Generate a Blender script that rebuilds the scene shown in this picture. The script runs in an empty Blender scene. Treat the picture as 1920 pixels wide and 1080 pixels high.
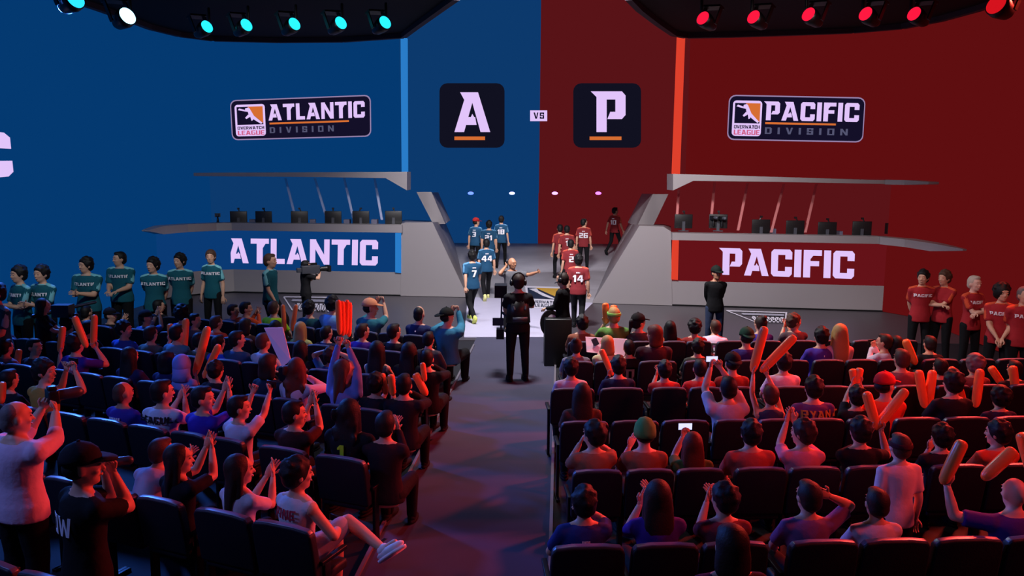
import bpy, bmesh, math, random
from mathutils import Vector, Matrix, Quaternion
random.seed(7)
C = bpy.context.scene.collection
scn = bpy.context.scene
PI = math.pi
# ------------------------------------------------------------------ camera, world, lights, exposure
FPX = 1545.0; CH = 3.7; PITCH = math.radians(8.07); ROLL = math.radians(0.4)
cam_d = bpy.data.cameras.new('camera'); cam = bpy.data.objects.new('camera', cam_d); C.objects.link(cam)
cam_d.sensor_width = 36; cam_d.lens = 36*FPX/1920; cam_d.clip_end = 200; cam_d.clip_start = .05
cam.matrix_world = Matrix.Translation((0, 0, CH)) @ Matrix.Rotation(PI/2-PITCH, 4, 'X') @ Matrix.Rotation(ROLL, 4, 'Z')
scn.camera = cam
w = bpy.data.worlds.new('world'); scn.world = w; w.use_nodes = True
w.node_tree.nodes['Background'].inputs[0].default_value = (.05, .07, .16, 1)
w.node_tree.nodes['Background'].inputs[1].default_value = .12
scn.view_settings.view_transform = 'Standard'; scn.view_settings.look = 'None'
scn.view_settings.gamma = 1; scn.view_settings.use_curve_mapping = False
scn.view_settings.exposure = 0.0

def aim(o, tgt):
    d = Vector(tgt)-o.location
    o.rotation_euler = d.to_track_quat('-Z', 'Y').to_euler()
def area(name, loc, tgt, size, col, e):
    l = bpy.data.lights.new(name, 'AREA'); l.shape = 'DISK'; l.size = size; l.color = col; l.energy = e
    o = bpy.data.objects.new(name, l); C.objects.link(o); o.location = loc; aim(o, tgt); return o
def spot(name, loc, tgt, ang, col, e, blend=.5, r=.15):
    l = bpy.data.lights.new(name, 'SPOT'); l.spot_size = math.radians(ang); l.spot_blend = blend; l.color = col; l.energy = e; l.shadow_soft_size = r
    o = bpy.data.objects.new(name, l); C.objects.link(o); o.location = loc; aim(o, tgt); return o
spot('red_rig', (9.5, 15.0, 7.2), (3.4, 8.2, .8), 80, (1, .055, .035), 9000, .6, .6)
spot('red_rig_near', (9.5, 4.5, 6.8), (4.6, 7.5, .8), 66, (1, .06, .06), 1900, .6, .6)
spot('red_rig_low', (9.9, 11.0, 4.2), (-4.0, 7.8, 1.1), 46, (1, .05, .07), 2300, .7, .35)
spot('blue_rig', (-9.0, 16.5, 6.4), (-4.5, 8.5, .9), 80, (.05, .20, 1), 4300, .6, .5)
spot('blue_rig_near', (-8.5, 4.0, 6.8), (-2.5, 8.0, .6), 78, (.22, .32, 1), 950, .6, .6)
spot('blue_rig_far', (-9.0, 12.0, 7.0), (3.5, 7.0, .6), 52, (.10, .16, 1), 600, .7, .5)
area('stage_wash', (0, 15.0, 8.6), (0.5, 23.5, 1.6), 1.2, (1, .95, .98), 1800)
spot('stage_wash_left', (-4.0, 11.0, 7.6), (-5.5, 24, 2.2), 50, (.97, .94, 1), 2400, .6, .4)
spot('stage_wash_right', (4.0, 10.5, 7.6), (6.2, 22.8, 2.2), 50, (1, .88, .86), 2100, .6, .4)
spot('lineup_spot_left', (-4.5, 8.5, 8.0), (-9.2, 18.6, 1.0), 34, (.86, .95, 1), 1500, .6, .3)
spot('lineup_spot_right', (3.5, 6.0, 8.0), (8.6, 15.4, 1.0), 30, (1, .70, .62), 1500, .6, .3)
area('crowd_front_wash', (-2.0, 20, 8.8), (-1.5, 13.2, .8), 1.0, (.85, .92, 1), 330)
spot('aisle_spot', (.2, 14.5, 8.5), (0, 9.5, 0), 46, (.80, .78, 1), 260, .9)
spot('aisle_spot_near', (-.4, 4.5, 8.5), (-.4, 7.4, 0), 30, (.42, .52, 1), 260, .9)
spot('walkway_spot', (.3, 17.0, 9.6), (.3, 21.2, 0), 34, (.92, .90, 1), 420, .8)

# ------------------------------------------------------------------ pixel helpers (1920x1080)
def ray(x, y):
    u = (x-960)/FPX; v = (540-y)/FPX
    u, v = u*math.cos(ROLL)-v*math.sin(ROLL), u*math.sin(ROLL)+v*math.cos(ROLL)
    return Vector((u, math.cos(PITCH)+v*math.sin(PITCH), -math.sin(PITCH)+v*math.cos(PITCH)))
O = Vector((0, 0, CH))
def at_z(x, y, z=0):
    d = ray(x, y); return O+d*((z-CH)/d.z)
def at_Y(x, y, Y):
    d = ray(x, y); return O+d*(Y/d.y)
def at_X(x, y, X):
    d = ray(x, y); return O+d*(X/d.x)
def on_plane(x, y, A, B, off=0.0):
    """vertical plane through ground points A,B; off moves it towards the camera"""
    n = Vector((B[1]-A[1], -(B[0]-A[0]), 0)).normalized()
    if n.y > 0: n = -n
    p = Vector((A[0], A[1], 0))+n*off; d = ray(x, y)
    return O+d*((p-O).dot(n)/d.dot(n))
def proj(P):
    z = P[2]-CH; dep = P[1]*math.cos(PITCH)-z*math.sin(PITCH)
    v = (P[1]*math.sin(PITCH)+z*math.cos(PITCH))/dep; u = P[0]/dep
    u, v = u*math.cos(ROLL)+v*math.sin(ROLL), -u*math.sin(ROLL)+v*math.cos(ROLL)
    return 960+FPX*u, 540-FPX*v

# ------------------------------------------------------------------ materials
def lin(c):
    return tuple(((x/255)/12.92 if x/255 <= .04045 else ((x/255+.055)/1.055)**2.4) for x in c)
MATS = {}
def mat(name, rgb, rough=.7, metal=0, bump=0, bscale=40, spec=.3, var=0, coat=0, trans=0, alpha=1, linear=False):
    if name in MATS: return MATS[name]
    m = bpy.data.materials.new(name); m.use_nodes = True; nt = m.node_tree; b = nt.nodes['Principled BSDF']
    c = rgb if linear else lin(rgb)
    b.inputs['Base Color'].default_value = (*c, 1); b.inputs['Roughness'].default_value = rough
    b.inputs['Metallic'].default_value = metal; b.inputs['Specular IOR Level'].default_value = spec
    if coat: b.inputs['Coat Weight'].default_value = coat
    if trans: b.inputs['Transmission Weight'].default_value = trans
    if alpha < 1: b.inputs['Alpha'].default_value = alpha
    if bump or var:
        tc = nt.nodes.new('ShaderNodeTexCoord'); n = nt.nodes.new('ShaderNodeTexNoise'); n.inputs['Scale'].default_value = bscale
        n.inputs['Detail'].default_value = 4; nt.links.new(tc.outputs['Object'], n.inputs['Vector'])
        if bump:
            bp = nt.nodes.new('ShaderNodeBump'); bp.inputs['Strength'].default_value = bump; bp.inputs['Distance'].default_value = .02
            nt.links.new(n.outputs['Fac'], bp.inputs['Height']); nt.links.new(bp.outputs['Normal'], b.inputs['Normal'])
        if var:
            mx = nt.nodes.new('ShaderNodeMix'); mx.data_type = 'RGBA'
            mx.inputs[6].default_value = (*[x*(1-var) for x in c], 1); mx.inputs[7].default_value = (*[min(1, x*(1+var)) for x in c], 1)
            nt.links.new(n.outputs['Fac'], mx.inputs[0]); nt.links.new(mx.outputs[2], b.inputs['Base Color'])
    MATS[name] = m; return m
def emit(name, rgb, s=1.0):
    if name in MATS: return MATS[name]
    m = bpy.data.materials.new(name); m.use_nodes = True; nt = m.node_tree; nt.nodes.clear()
    e = nt.nodes.new('ShaderNodeEmission'); o = nt.nodes.new('ShaderNodeOutputMaterial')
    e.inputs[0].default_value = (*lin(rgb), 1); e.inputs[1].default_value = s
    nt.links.new(e.outputs[0], o.inputs[0]); MATS[name] = m; return m
M_BLUE = emit('led_blue', (4, 57, 112)); M_BLUEC = emit('led_blue_centre', (12, 57, 108)); M_RED = emit('led_red', (94, 14, 16)); M_REDC = emit('led_red_centre', (88, 19, 23))
M_BLUED = emit('desk_blue', (10, 58, 116)); M_REDD = emit('desk_red', (100, 18, 24))
M_LET = emit('led_letters', (226, 196, 250)); M_NAVY = emit('led_navy', (20, 16, 40)); M_NAVY2 = emit('led_navy_dark', (17, 17, 32)); M_OR = emit('led_orange', (228, 116, 52))
M_GREYT = emit('led_grey_text', (84, 84, 112)); M_PINK = emit('led_pink_text', (206, 90, 130)); M_BORDER = emit('led_border', (150, 130, 170))
M_STRIPB = emit('strip_blue', (42, 124, 200)); M_STRIPR = emit('strip_orange', (222, 64, 44)); M_LB = emit('logo_orange', (214, 110, 50))
M_METAL = mat('brushed_silver_panel', (140, 134, 137), .38, .25, bump=.02, bscale=6, spec=.5)
M_METALD = mat('edge_metal', (120, 115, 125), .45, .4)
M_STAGE = mat('stage_floor', (64, 60, 66), .42, bump=.02, bscale=8, spec=.4, var=.1)
M_WHITEF = mat('white_stage_floor', (178, 174, 196), .5, var=.06, bscale=3)
M_RAMP = mat('ramp_floor', (150, 148, 156), .45, var=.25, bscale=1.3)
M_AISLE = mat('aisle_carpet', (60, 59, 78), .85, var=.18, bscale=1.2)
M_CONC = mat('seating_floor', (22, 22, 30), .8)
M_BLACK = mat('black_paint', (9, 9, 12), .8, spec=.2); M_SOFF = mat('soffit_rim', (58, 50, 58), .7)
M_SEAT = mat('navy_seat_fabric', (9, 11, 26), .6, bump=.15, bscale=90, spec=.4); M_SEATP = mat('seat_plastic', (9, 10, 16), .45)
M_GEAR = mat('black_gear', (14, 14, 17), .4, spec=.5); M_GEARG = mat('grey_gear', (60, 62, 70), .4, spec=.5)
M_STICK = mat('inflated_orange_plastic', (255, 132, 66), .3, spec=.5)
M_GLASS = mat('clear_glass', (200, 210, 225), .05, alpha=.06, spec=.4)
M_PHONE = mat('phone_black', (12, 12, 16), .3)
M_SCREEN = emit('phone_screen', (190, 190, 240), 1.6)
M_SIGNW = mat('white_card', (225, 222, 235), .7)
M_EYEW = mat('eye_white', (210, 205, 200), .3); M_EYED = mat('eye_dark', (20, 14, 12), .3); M_LIP = mat('lips', (150, 80, 75), .5)

# ------------------------------------------------------------------ mesh helpers
class Blob:
    def __init__(s): s.v = []; s.f = []; s.m = []
    def quadstrip(s, rings, mi=0, cap=True):
        n = len(rings[0]); b = len(s.v)
        for r in rings: s.v += [tuple(p) for p in r]
        for i in range(len(rings)-1):
            for j in range(n):
                a = b+i*n+j; c = b+i*n+(j+1) % n
                s.f.append((a, c, c+n, a+n)); s.m.append(mi)
        if cap:
            s.f.append(tuple(b+j for j in reversed(range(n)))); s.m.append(mi)
            s.f.append(tuple(b+(len(rings)-1)*n+j for j in range(n))); s.m.append(mi)
    def loft(s, cs, rs, X=Vector((1, 0, 0)), Y=Vector((0, 1, 0)), n=14, mi=0):
        rings = []
        for c, (rx, ry) in zip(cs, rs):
            rings.append([Vector(c)+X*(rx*math.cos(2*PI*k/n))+Y*(ry*math.sin(2*PI*k/n)) for k in range(n)])
        s.quadstrip(rings, mi)
    def cap(s, a, b, ra, rb, n=10, mi=0):
        a = Vector(a); b = Vector(b); d = b-a; L = d.length
        if L < 1e-5: d = Vector((0, 0, 1)); L = 1e-5
        d = d/L; X = d.orthogonal().normalized(); Y = d.cross(X)
        cs = [a-d*ra*.95, a-d*ra*.6, a, b, b+d*rb*.6, b+d*rb*.95]; rs = [(ra*.25,)*2, (ra*.78,)*2, (ra,)*2, (rb,)*2, (rb*.78,)*2, (rb*.25,)*2]
        s.loft(cs, rs, X, Y, n, mi)
    def ell(s, c, r, R=None, n=14, m=9, mi=0):
        c = Vector(c); R = R or Matrix.Identity(3)
        rings = []
        for i in range(m):
            t = PI*(i+.35)/(m-.3); z = -math.cos(t); q = math.sin(t)
            rings.append([c+R @ Vector((r[0]*q*math.cos(2*PI*k/n), r[1]*q*math.sin(2*PI*k/n), r[2]*z)) for k in range(n)])
        s.quadstrip(rings, mi)
    def box(s, lo, hi, M=None, mi=0):
        b = len(s.v); M = M or Matrix.Identity(4)
        for z in (lo[2], hi[2]):
            for x, y in ((lo[0], lo[1]), (hi[0], lo[1]), (hi[0], hi[1]), (lo[0], hi[1])): s.v.append(tuple(M @ Vector((x, y, z))))
        for f in ((3, 2, 1, 0), (4, 5, 6, 7), (0, 1, 5, 4), (1, 2, 6, 5), (2, 3, 7, 6), (3, 0, 4, 7)):
            s.f.append(tuple(b+i for i in f)); s.m.append(mi)
    def prism(s, pts, d, mi=0):
        b = len(s.v); n = len(pts); d = Vector(d)
        s.v += [tuple(p) for p in pts]+[tuple(Vector(p)+d) for p in pts]
        s.f.append(tuple(b+i for i in range(n))); s.f.append(tuple(b+n+i for i in reversed(range(n)))); s.m += [mi, mi]
        for i in range(n):
            j = (i+1) % n; s.f.append((b+j, b+i, b+n+i, b+n+j)); s.m.append(mi)
    def hexa(s, F, B, mi=0):
        b = len(s.v); n = len(F)
        s.v += [tuple(p) for p in F]+[tuple(p) for p in B]
        s.f.append(tuple(b+i for i in range(n))); s.f.append(tuple(b+n+i for i in reversed(range(n)))); s.m += [mi, mi]
        for i in range(n):
            j = (i+1) % n; s.f.append((b+j, b+i, b+n+i, b+n+j)); s.m.append(mi)
    def mesh(s, name, mats, smooth=False, fix=True):
        me = bpy.data.meshes.new(name); me.from_pydata(s.v, [], s.f)
        for m_ in mats: me.materials.append(m_)
        me.polygons.foreach_set('material_index', s.m)
        if fix:
            bm = bmesh.new(); bm.from_mesh(me); bmesh.ops.recalc_face_normals(bm, faces=bm.faces); bm.to_mesh(me); bm.free()
        if smooth: me.polygons.foreach_set('use_smooth', [True]*len(me.polygons))
        me.update(); return me
def link(name, me, parent=None, **props):
    o = bpy.data.objects.new(name, me); C.objects.link(o)
    if parent: o.parent = parent
    for k, v in props.items(): o[k] = v
    return o
def obj(name, blob, m, parent=None, smooth=False, **props):
    ms = m if isinstance(m, (list, tuple)) else [m]
    return link(name, blob.mesh(name, ms, smooth), parent, **props)
def empty(name, loc=(0, 0, 0), rz=0, **props):
    o = bpy.data.objects.new(name, None); C.objects.link(o); o.location = loc; o.rotation_euler = (0, 0, rz); o.empty_display_size = .1
    for k, v in props.items(): o[k] = v
    return o
def bevel(me, w=.01, seg=2, ang=30):
    bm = bmesh.new(); bm.from_mesh(me)
    ed = [e for e in bm.edges if len(e.link_faces) == 2 and e.calc_face_angle(0) > math.radians(ang)]
    bmesh.ops.bevel(bm, geom=ed, offset=w, segments=seg, affect='EDGES', clamp_overlap=True, profile=.6)
    bm.to_mesh(me); bm.free(); me.polygons.foreach_set('use_smooth', [True]*len(me.polygons))
    return me
TS = bpy.data.scenes.new('tmp_remesh')
def remesh(blob, mats, voxel, smooth=2):
    """voxel union of the overlapping pieces into one continuous skin"""
    me = blob.mesh('r', mats); o = bpy.data.objects.new('r', me); TS.collection.objects.link(o)
    md = o.modifiers.new('r', 'REMESH'); md.mode = 'VOXEL'; md.voxel_size = voxel; md.use_smooth_shade = True
    if smooth:
        sm = o.modifiers.new('s', 'SMOOTH'); sm.factor = .5; sm.iterations = smooth
    vl = TS.view_layers[0]; vl.update(); dg = vl.depsgraph; dg.update()
    out = bpy.data.meshes.new_from_object(o.evaluated_get(dg), depsgraph=dg)
    bpy.data.objects.remove(o); bpy.data.meshes.remove(me)
    if not len(out.materials):
        for m_ in mats: out.materials.append(m_)
    return out
def append_blob(me, blob, mats):
    m2 = blob.mesh('a', mats, smooth=True)
    bm = bmesh.new(); bm.from_mesh(me); bm.from_mesh(m2)
    bm.to_mesh(me); bm.free(); bpy.data.meshes.remove(m2)
    me.materials.clear()
    for m_ in mats: me.materials.append(m_)
    me.polygons.foreach_set('use_smooth', [True]*len(me.polygons))
    return me

# ------------------------------------------------------------------ lettering: convex pieces in a unit box
def rect(x0, y0, x1, y1): return [(x0, y0), (x1, y0), (x1, y1), (x0, y1)]
T = .27
G = {
 'A': (1, [[(0, 0), (.27, 0), (.50, .74), (.50, 1), (.34, 1)], [(.50, 1), (.66, 1), (1, 0), (.73, 0), (.50, .74)], [(.16, 1), (.36, 1), (.28, .80)], [(.30, .18), (.62, .18), (.58, .38), (.36, .38)], [(.55, .38), (.50, .46), (.46, .38)]]),
 'T': (.86, [rect(0, .8, .86, 1), rect(.29, 0, .57, .8), [(.57, .8), (.57, .62), (.70, .8)]]),
 'L': (.66, [rect(0, 0, .27, 1), rect(.27, 0, .66, .2)]),
 'N': (.92, [rect(0, 0, .25, 1), rect(.67, 0, .92, 1), [(.25, 1), (.25, .62), (.67, 0), (.67, .38)], [(0, 1), (.28, 1), (.30, .9), (.2, .9)]]),
 'I': (.27, [rect(0, 0, .27, 1)]),
 'C': (.84, [[(.1, 0), (.27, .2), (.27, .8), (.1, 1), (0, .9), (0, .1)], [(.1, 1), (.27, .8), (.57, .8), (.84, .9), (.74, 1)], [(.57, .8), (.57, .64), (.84, .64), (.84, .9)], [(.1, 0), (.74, 0), (.84, .1), (.57, .2), (.27, .2)], [(.57, .2), (.84, .1), (.84, .36), (.57, .36)]]),
 'P': (.86, [rect(.06, 0, .34, 1), [(-.1, 1), (.06, 1), (.06, .86)], [(.34, 1), (.76, 1), (.86, .9), (.58, .8), (.34, .8)], [(.58, .8), (.86, .9), (.86, .42), (.58, .5)], [(.36, .32), (.76, .32), (.86, .42), (.58, .5), (.44, .5)]]),
 'F': (.72, [rect(0, 0, .27, 1), rect(.27, .8, .72, 1), rect(.27, .42, .62, .6), [(.27, .8), (.27, .68), (.38, .8)]]),
 'V': (.9, [[(0, 1), (.27, 1), (.5, .25), (.5, 0), (.33, 0)], [(.5, 0), (.62, 0), (.9, 1), (.66, 1), (.5, .25)]]),
 'S': (.8, [rect(0, .8, .8, 1), rect(0, .55, .25, .8), rect(0, .42, .8, .58), rect(.55, .2, .8, .42), rect(0, 0, .8, .2), rect(.55, .66, .8, .8), rect(0, .2, .25, .34)]),
 'D': (.86, [rect(0, 0, .25, 1), [(.25, .82), (.6, .82), (.7, 1), (.25, 1)], [(.25, 0), (.7, 0), (.6, .18), (.25, .18)], [(.7, 1), (.86, .84), (.86, .16), (.7, 0), (.6, .18), (.6, .82)]]),
 'O': (.86, [rect(0, 0, .24, 1), rect(.62, 0, .86, 1), rect(.24, .82, .62, 1), rect(.24, 0, .62, .18)]),
 'E': (.74, [rect(0, 0, .25, 1), rect(.25, .82, .74, 1), rect(.25, .42, .66, .58), rect(.25, 0, .74, .18)]),
 'R': (.86, [rect(0, 0, .25, 1), rect(.25, .82, .8, 1), rect(.58, .42, .84, .82), rect(.25, .40, .6, .56), [(.4, .4), (.66, .42), (.88, 0), (.6, 0)]]),
 'W': (1.2, [[(0, 1), (.22, 1), (.36, .3), (.36, 0), (.2, 0)], [(.36, 0), (.42, 0), (.6, .6), (.6, .9), (.52, .9), (.36, .3)], [(.6, .9), (.68, .9), (.84, .3), (.84, 0), (.76, 0), (.6, .6)], [(.84, 0), (1, 0), (1.2, 1), (.98, 1), (.84, .3)]]),
 'H': (.86, [rect(0, 0, .25, 1), rect(.61, 0, .86, 1), rect(.25, .41, .61, .59)]),
 'G': (.86, [rect(0, 0, .25, 1), rect(.25, .82, .86, 1), rect(.25, 0, .86, .18), rect(.61, .18, .86, .5), rect(.45, .38, .61, .54)]),
 'U': (.86, [rect(0, 0, .25, 1), rect(.61, 0, .86, 1), rect(.25, 0, .61, .18)]),
 'B': (.84, [rect(0, 0, .25, 1), rect(.25, .82, .78, 1), rect(.25, .42, .8, .58), rect(.25, 0, .8, .18), rect(.56, .58, .8, .82), rect(.56, .18, .84, .42)]),
 'Y': (.86, [[(0, 1), (.27, 1), (.55, .5), (.31, .45)], [(.86, 1), (.6, 1), (.31, .45), (.55, .45)], rect(.31, 0, .55, .46)]),
 '1': (.5, [rect(.2, 0, .48, 1), [(0, .8), (.2, .8), (.2, 1)], [(0, .8), (0, .66), (.2, .7), (.2, .8)]]),
 '2': (.78, [rect(0, .82, .78, 1), rect(.53, .55, .78, .82), rect(0, .42, .78, .6), rect(0, .18, .25, .42), rect(0, 0, .78, .18)]),
 '3': (.78, [rect(0, .82, .78, 1), rect(.53, 0, .78, .82), rect(.2, .42, .53, .58), rect(0, 0, .53, .18)]),
 '4': (.84, [rect(.48, 0, .73, 1), rect(0, .24, .84, .42), [(0, .42), (.22, .42), (.48, .82), (.48, 1), (.38, 1)]]),
 '6': (.8, [rect(0, 0, .25, 1), rect(.25, .82, .8, 1), rect(.25, .44, .8, .6), rect(.55, .18, .8, .44), rect(.25, 0, .8, .18)]),
 '7': (.76, [rect(0, .8, .76, 1), [(.46, .8), (.76, .8), (.42, 0), (.14, 0)]]),
 '8': (.8, [rect(0, 0, .25, 1), rect(.55, 0, .8, 1), rect(.25, .82, .55, 1), rect(.25, .42, .55, .58), rect(.25, 0, .55, .18)]),
 '0': (.8, [rect(0, 0, .25, 1), rect(.55, 0, .8, 1), rect(.25, .82, .55, 1), rect(.25, 0, .55, .18)]),
 '_': (.3, [rect(0, .1, .3, .9)]),
}
def text_polys(s, gap=.12, sx=1.0):
    out = []; x = 0
    for ch in s:
        if ch == ' ': x += .5; continue
        wd, ps = G[ch]
        out.append([[((px+x)*sx, py) for px, py in p] for p in ps]); x += wd+gap
    return out, (x-gap)*sx
def letters_on(s, f, gap=.12, thick=(0, -.02, 0), W=None, H=None):
    """one Blob per letter; f maps (u,v) in 0..1 to a 3D point"""
    L, tw = text_polys(s, gap); res = []
    for glyph in L:
        b = Blob()
        for p in glyph: b.prism([f(x/tw, y) for x, y in p], thick)
        res.append(b)
    return res
def bilin(tl, tr, br, bl):
    tl, tr, br, bl = map(Vector, (tl, tr, br, bl))
    return lambda u, v: (bl*(1-u)+br*u)*(1-v)+(tl*(1-u)+tr*u)*v
def rrect(f, u0, v0, u1, v1, asp, r=.12, n=4):
    """rounded rectangle outline points in uv mapped by f; r relative to height, asp=width/height"""
    pts = []
    rx = r/asp
    for cx, cy, a0 in ((u1-rx, v1-r, 0), (u0+rx, v1-r, 90), (u0+rx, v0+r, 180), (u1-rx, v0+r, 270)):
        for k in range(n+1):
            a = math.radians(a0+90*k/n); pts.append(f(cx+rx*math.cos(a), cy+r*math.sin(a)))
    return pts

# ------------------------------------------------------------------ floors, ramp
def zf(Y): return 0 if Y < 23.6 else min(.8, (Y-23.6)*.085)
b = Blob(); b.box((-16, 17.9, -.3), (16, 34.5, -.012)); obj('floor', b, M_STAGE, kind='structure')
b = Blob(); b.box((-16, -2, -.3), (16, 17.9, -.03)); obj('floor_auditorium', b, M_CONC, kind='structure')
# aisle carpet
b = Blob(); al = lambda Y: -1.80+.0585*Y; ar = lambda Y: -.06+.0572*Y
b.prism([(al(1), 1, -.002), (ar(1), 1, -.002), (ar(18.25), 18.25, -.002), (al(18.25)-.05, 18.25, -.002)], (0, 0, -.04))
obj('aisle_carpet', b, M_AISLE, label='dark slate carpet runner down the aisle to the stage', category='carpet')
def slab(name, pts, z0, z1, m, **k):
    b = Blob(); b.prism([(x, y, z1) for x, y in pts], (0, 0, z0-z1)); return obj(name, b, m, **k)
fl = [(870, 632), (1048, 632), (1112, 568), (877, 557)]
pf = [at_z(x, y) for x, y in fl]
slab('floor_walkway', [(p.x, p.y) for p in pf], -.011, .006, M_WHITEF, kind='structure')
A, B_ = pf[3], pf[2]
bl = at_Y(850, 458, 33.4); br = at_Y(1160, 462, 33.4)
b = Blob(); b.hexa([Vector((A.x, A.y, .006)), Vector((B_.x, B_.y, .006)), Vector((br.x, 33.4, .8)), Vector((bl.x-.1, 33.4, .8))],
                   [Vector((A.x, A.y, -.01)), Vector((B_.x, B_.y, -.01)), Vector((br.x, 33.4, .7)), Vector((bl.x-.1, 33.4, .7))])
obj('ramp', b, M_RAMP, label='grey ramp rising from the white walkway between the two team booths', category='ramp')
def rampz(X, Y):
    y0 = A.y+(X-A.x)/(B_.x-A.x)*(B_.y-A.y)
    return .006 if Y < y0 else .006+(Y-y0)/(33.4-y0)*.794
# metal edging along the aisle
for nm, fx, s in (('left', al, -1), ('right', ar, 1)):
    b = Blob(); b.prism([(fx(1), 1, .03), (fx(1)+s*.035, 1, .03), (fx(17.3)+s*.035, 17.3, .03), (fx(17.3), 17.3, .03)], (0, 0, -.06))
    obj('edge_strip', b, M_METALD, label='thin metal edging along the %s side of the aisle carpet' % nm, category='edging')
# floor decals
def decal(name, label, quad, build):
    P = [at_z(x, y) for x, y in quad]
    for _ in range(4): P = [at_z(x, y, rampz(p.x, p.y)) for (x, y), p in zip(quad, P)]
    f0 = bilin(*P)
    f = lambda u, v: (lambda q: Vector((q.x, q.y, rampz(q.x, q.y)+.004)))(f0(u, v))
    root = empty(name, f(.5, .5), label=label, category='floor decal')
    inv = -Vector(f(.5, .5))
    def strips(pts):
        if len(pts) == 4 and pts[0][1] == pts[1][1] and pts[2][1] == pts[3][1] and pts[3][1]-pts[0][1] > .12:
            n = 8; lo, hi = pts[0][1], pts[3][1]; (a0, _), (a1, _), (a2, _), (a3, _) = pts
            return [[(a0+(a3-a0)*i/n, lo+(hi-lo)*i/n), (a1+(a2-a1)*i/n, lo+(hi-lo)*i/n), (a1+(a2-a1)*(i+1)/n, lo+(hi-lo)*(i+1)/n), (a0+(a3-a0)*(i+1)/n, lo+(hi-lo)*(i+1)/n)] for i in range(n)]
        return [pts]
    def part(nm, pts_list, m, dz):
        b = Blob()
        for pts in [q for r_ in pts_list for q in strips(r_)]: b.prism([Vector(f(u, v))+inv+Vector((0, 0, dz)) for u, v in pts], (0, 0, -.003))
        obj(nm, b, m, root)
    build(part); return root
DW = mat('decal_white', (205, 202, 215), .5); DG = mat('decal_gold', (190, 150, 60), .5); DN = mat('decal_navy', (30, 40, 60), .5); DGR = mat('decal_grey', (150, 150, 165), .5)
def logo_build(part):
    part('backing', [rect(0, 0, 1, 1)], DW, .004)
    part('navy_field', [rect(.06, .45, .94, .92)], DN, .008)
    part('gold_field', [[(.28, .92), (.94, .92), (.94, .52)]], DG, .012)
    part('figure', [[(.1, .86), (.3, .9), (.36, .78), (.6, .62), (.9, .46), (.7, .5), (.45, .6), (.3, .72)]], DW, .016)
    for txt, v0, v1, u0, u1 in (('OVERWATCH', .25, .4, .08, .92), ('LEAGUE', .05, .21, .2, .8)):
        L, tw = text_polys(txt); 
        for g in L: part('letter', [[(u0+(u1-u0)*x/tw, v0+(v1-v0)*y) for x, y in p] for p in g], DN, .008)
decal('floor_logo', 'white league logo with gold and navy panel on the walkway', [(984, 538), (1056, 540), (1050, 580), (992, 577)], logo_build)
def marks(part, n, seed):
    r = random.Random(seed)
    part('frame', [rect(0, .93, 1, 1), rect(.97, .1, 1, .93), [(0, .93), (.03, .93), (.30, .1), (.27, .1)]], DW, .004)
    ps = []
    for k in range(n):
        u = .30+.64*k/n; wd = .62/n
        ps.append(rect(u, .45, u+wd, .53)); ps.append(rect(u, .1, u+wd*.35, .53)); ps.append(rect(u+wd*.55, .1 if r.random() < .6 else .3, u+wd*.85, .45))
        ps.append(rect(u, .1, u+wd*.8, .17))
    part('marking', ps, DW, .008)
    part('bar', [rect(.2, .66, .95, .8)], DGR, .006)
decal('floor_logo', 'white lettered decal on the grey stage floor before the blue booth', [(532, 556), (622, 557), (616, 588), (520, 584)], lambda p: marks(p, 7, 3))
decal('floor_logo', 'white lettered decal on the grey stage floor before the red booth', [(1361, 582), (1476, 586), (1474, 608), (1398, 606)], lambda p: marks(p, 7, 5))

# ------------------------------------------------------------------ LED walls
LA_, LB_ = (-1.31, 24.12), (-8.42, 24.75)
RA_, RB_ = (2.28, 23.18), (10.54, 21.99)
def ground_on(x, A, B, off=0):   # ground x,y of the vertical plane under pixel column x
    p = on_plane(x, 560, A, B, off); return (p.x, p.y)
def wall_strip(b, pts, z0, z1, th, mi=0):
    """pts ordered so that the room is on the left of travel; thickness goes outwards"""
    P = [Vector((x, y, 0)) for x, y in pts]; N = []
    for i in range(len(P)):
        d = (P[min(i+1, len(P)-1)]-P[max(i-1, 0)]).normalized(); N.append(Vector((d.y, -d.x, 0)))
    for i in range(len(P)-1):
        q0, q1 = P[i]+N[i]*th, P[i+1]+N[i+1]*th
        b.hexa([P[i]+Vector((0, 0, z0)), P[i+1]+Vector((0, 0, z0)), P[i+1]+Vector((0, 0, z1)), P[i]+Vector((0, 0, z1))],
               [q0+Vector((0, 0, z0)), q1+Vector((0, 0, z0)), q1+Vector((0, 0, z1)), q0+Vector((0, 0, z1))], mi)
ZC = 3.62
inL = ground_on(751, LA_, LB_); inR = ground_on(1278, RA_, RB_)
# left
sideL = [(-8.9, 24.95), (-9.6, 24.5), (-9.98, 23.6), (-10.15, 21.5), (-10.33, 17.4), (-10.45, 7)]
sideL = [(-9.05, 24.80), (-9.75, 24.3), (-10.0, 23.3), (-10.15, 21.0), (-10.33, 17.4), (-10.45, 7)]
rootL = empty('led_screen', label='huge curved blue LED wall with the ATLANTIC DIVISION logo on the left', category='led screen')
b = Blob(); wall_strip(b, sideL, 0, 10.5, .25); wall_strip(b, [inL]+[sideL[0]], ZC, 10.5, .25)
obj('display_panel', b, M_BLUE, rootL)
sideR = [(10.05, 22.06), (10.42, 21.4), (10.4, 19.5), (10.25, 16), (9.9, 7)]
rootR = empty('led_screen', label='huge curved red LED wall with the PACIFIC DIVISION logo on the right', category='led screen')
b = Blob(); wall_strip(b, sideR, 0, 10.5, -.25); wall_strip(b, [inR]+[sideR[0]], ZC-.05, 10.5, -.25)
obj('display_panel', b, M_RED, rootR)
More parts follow.
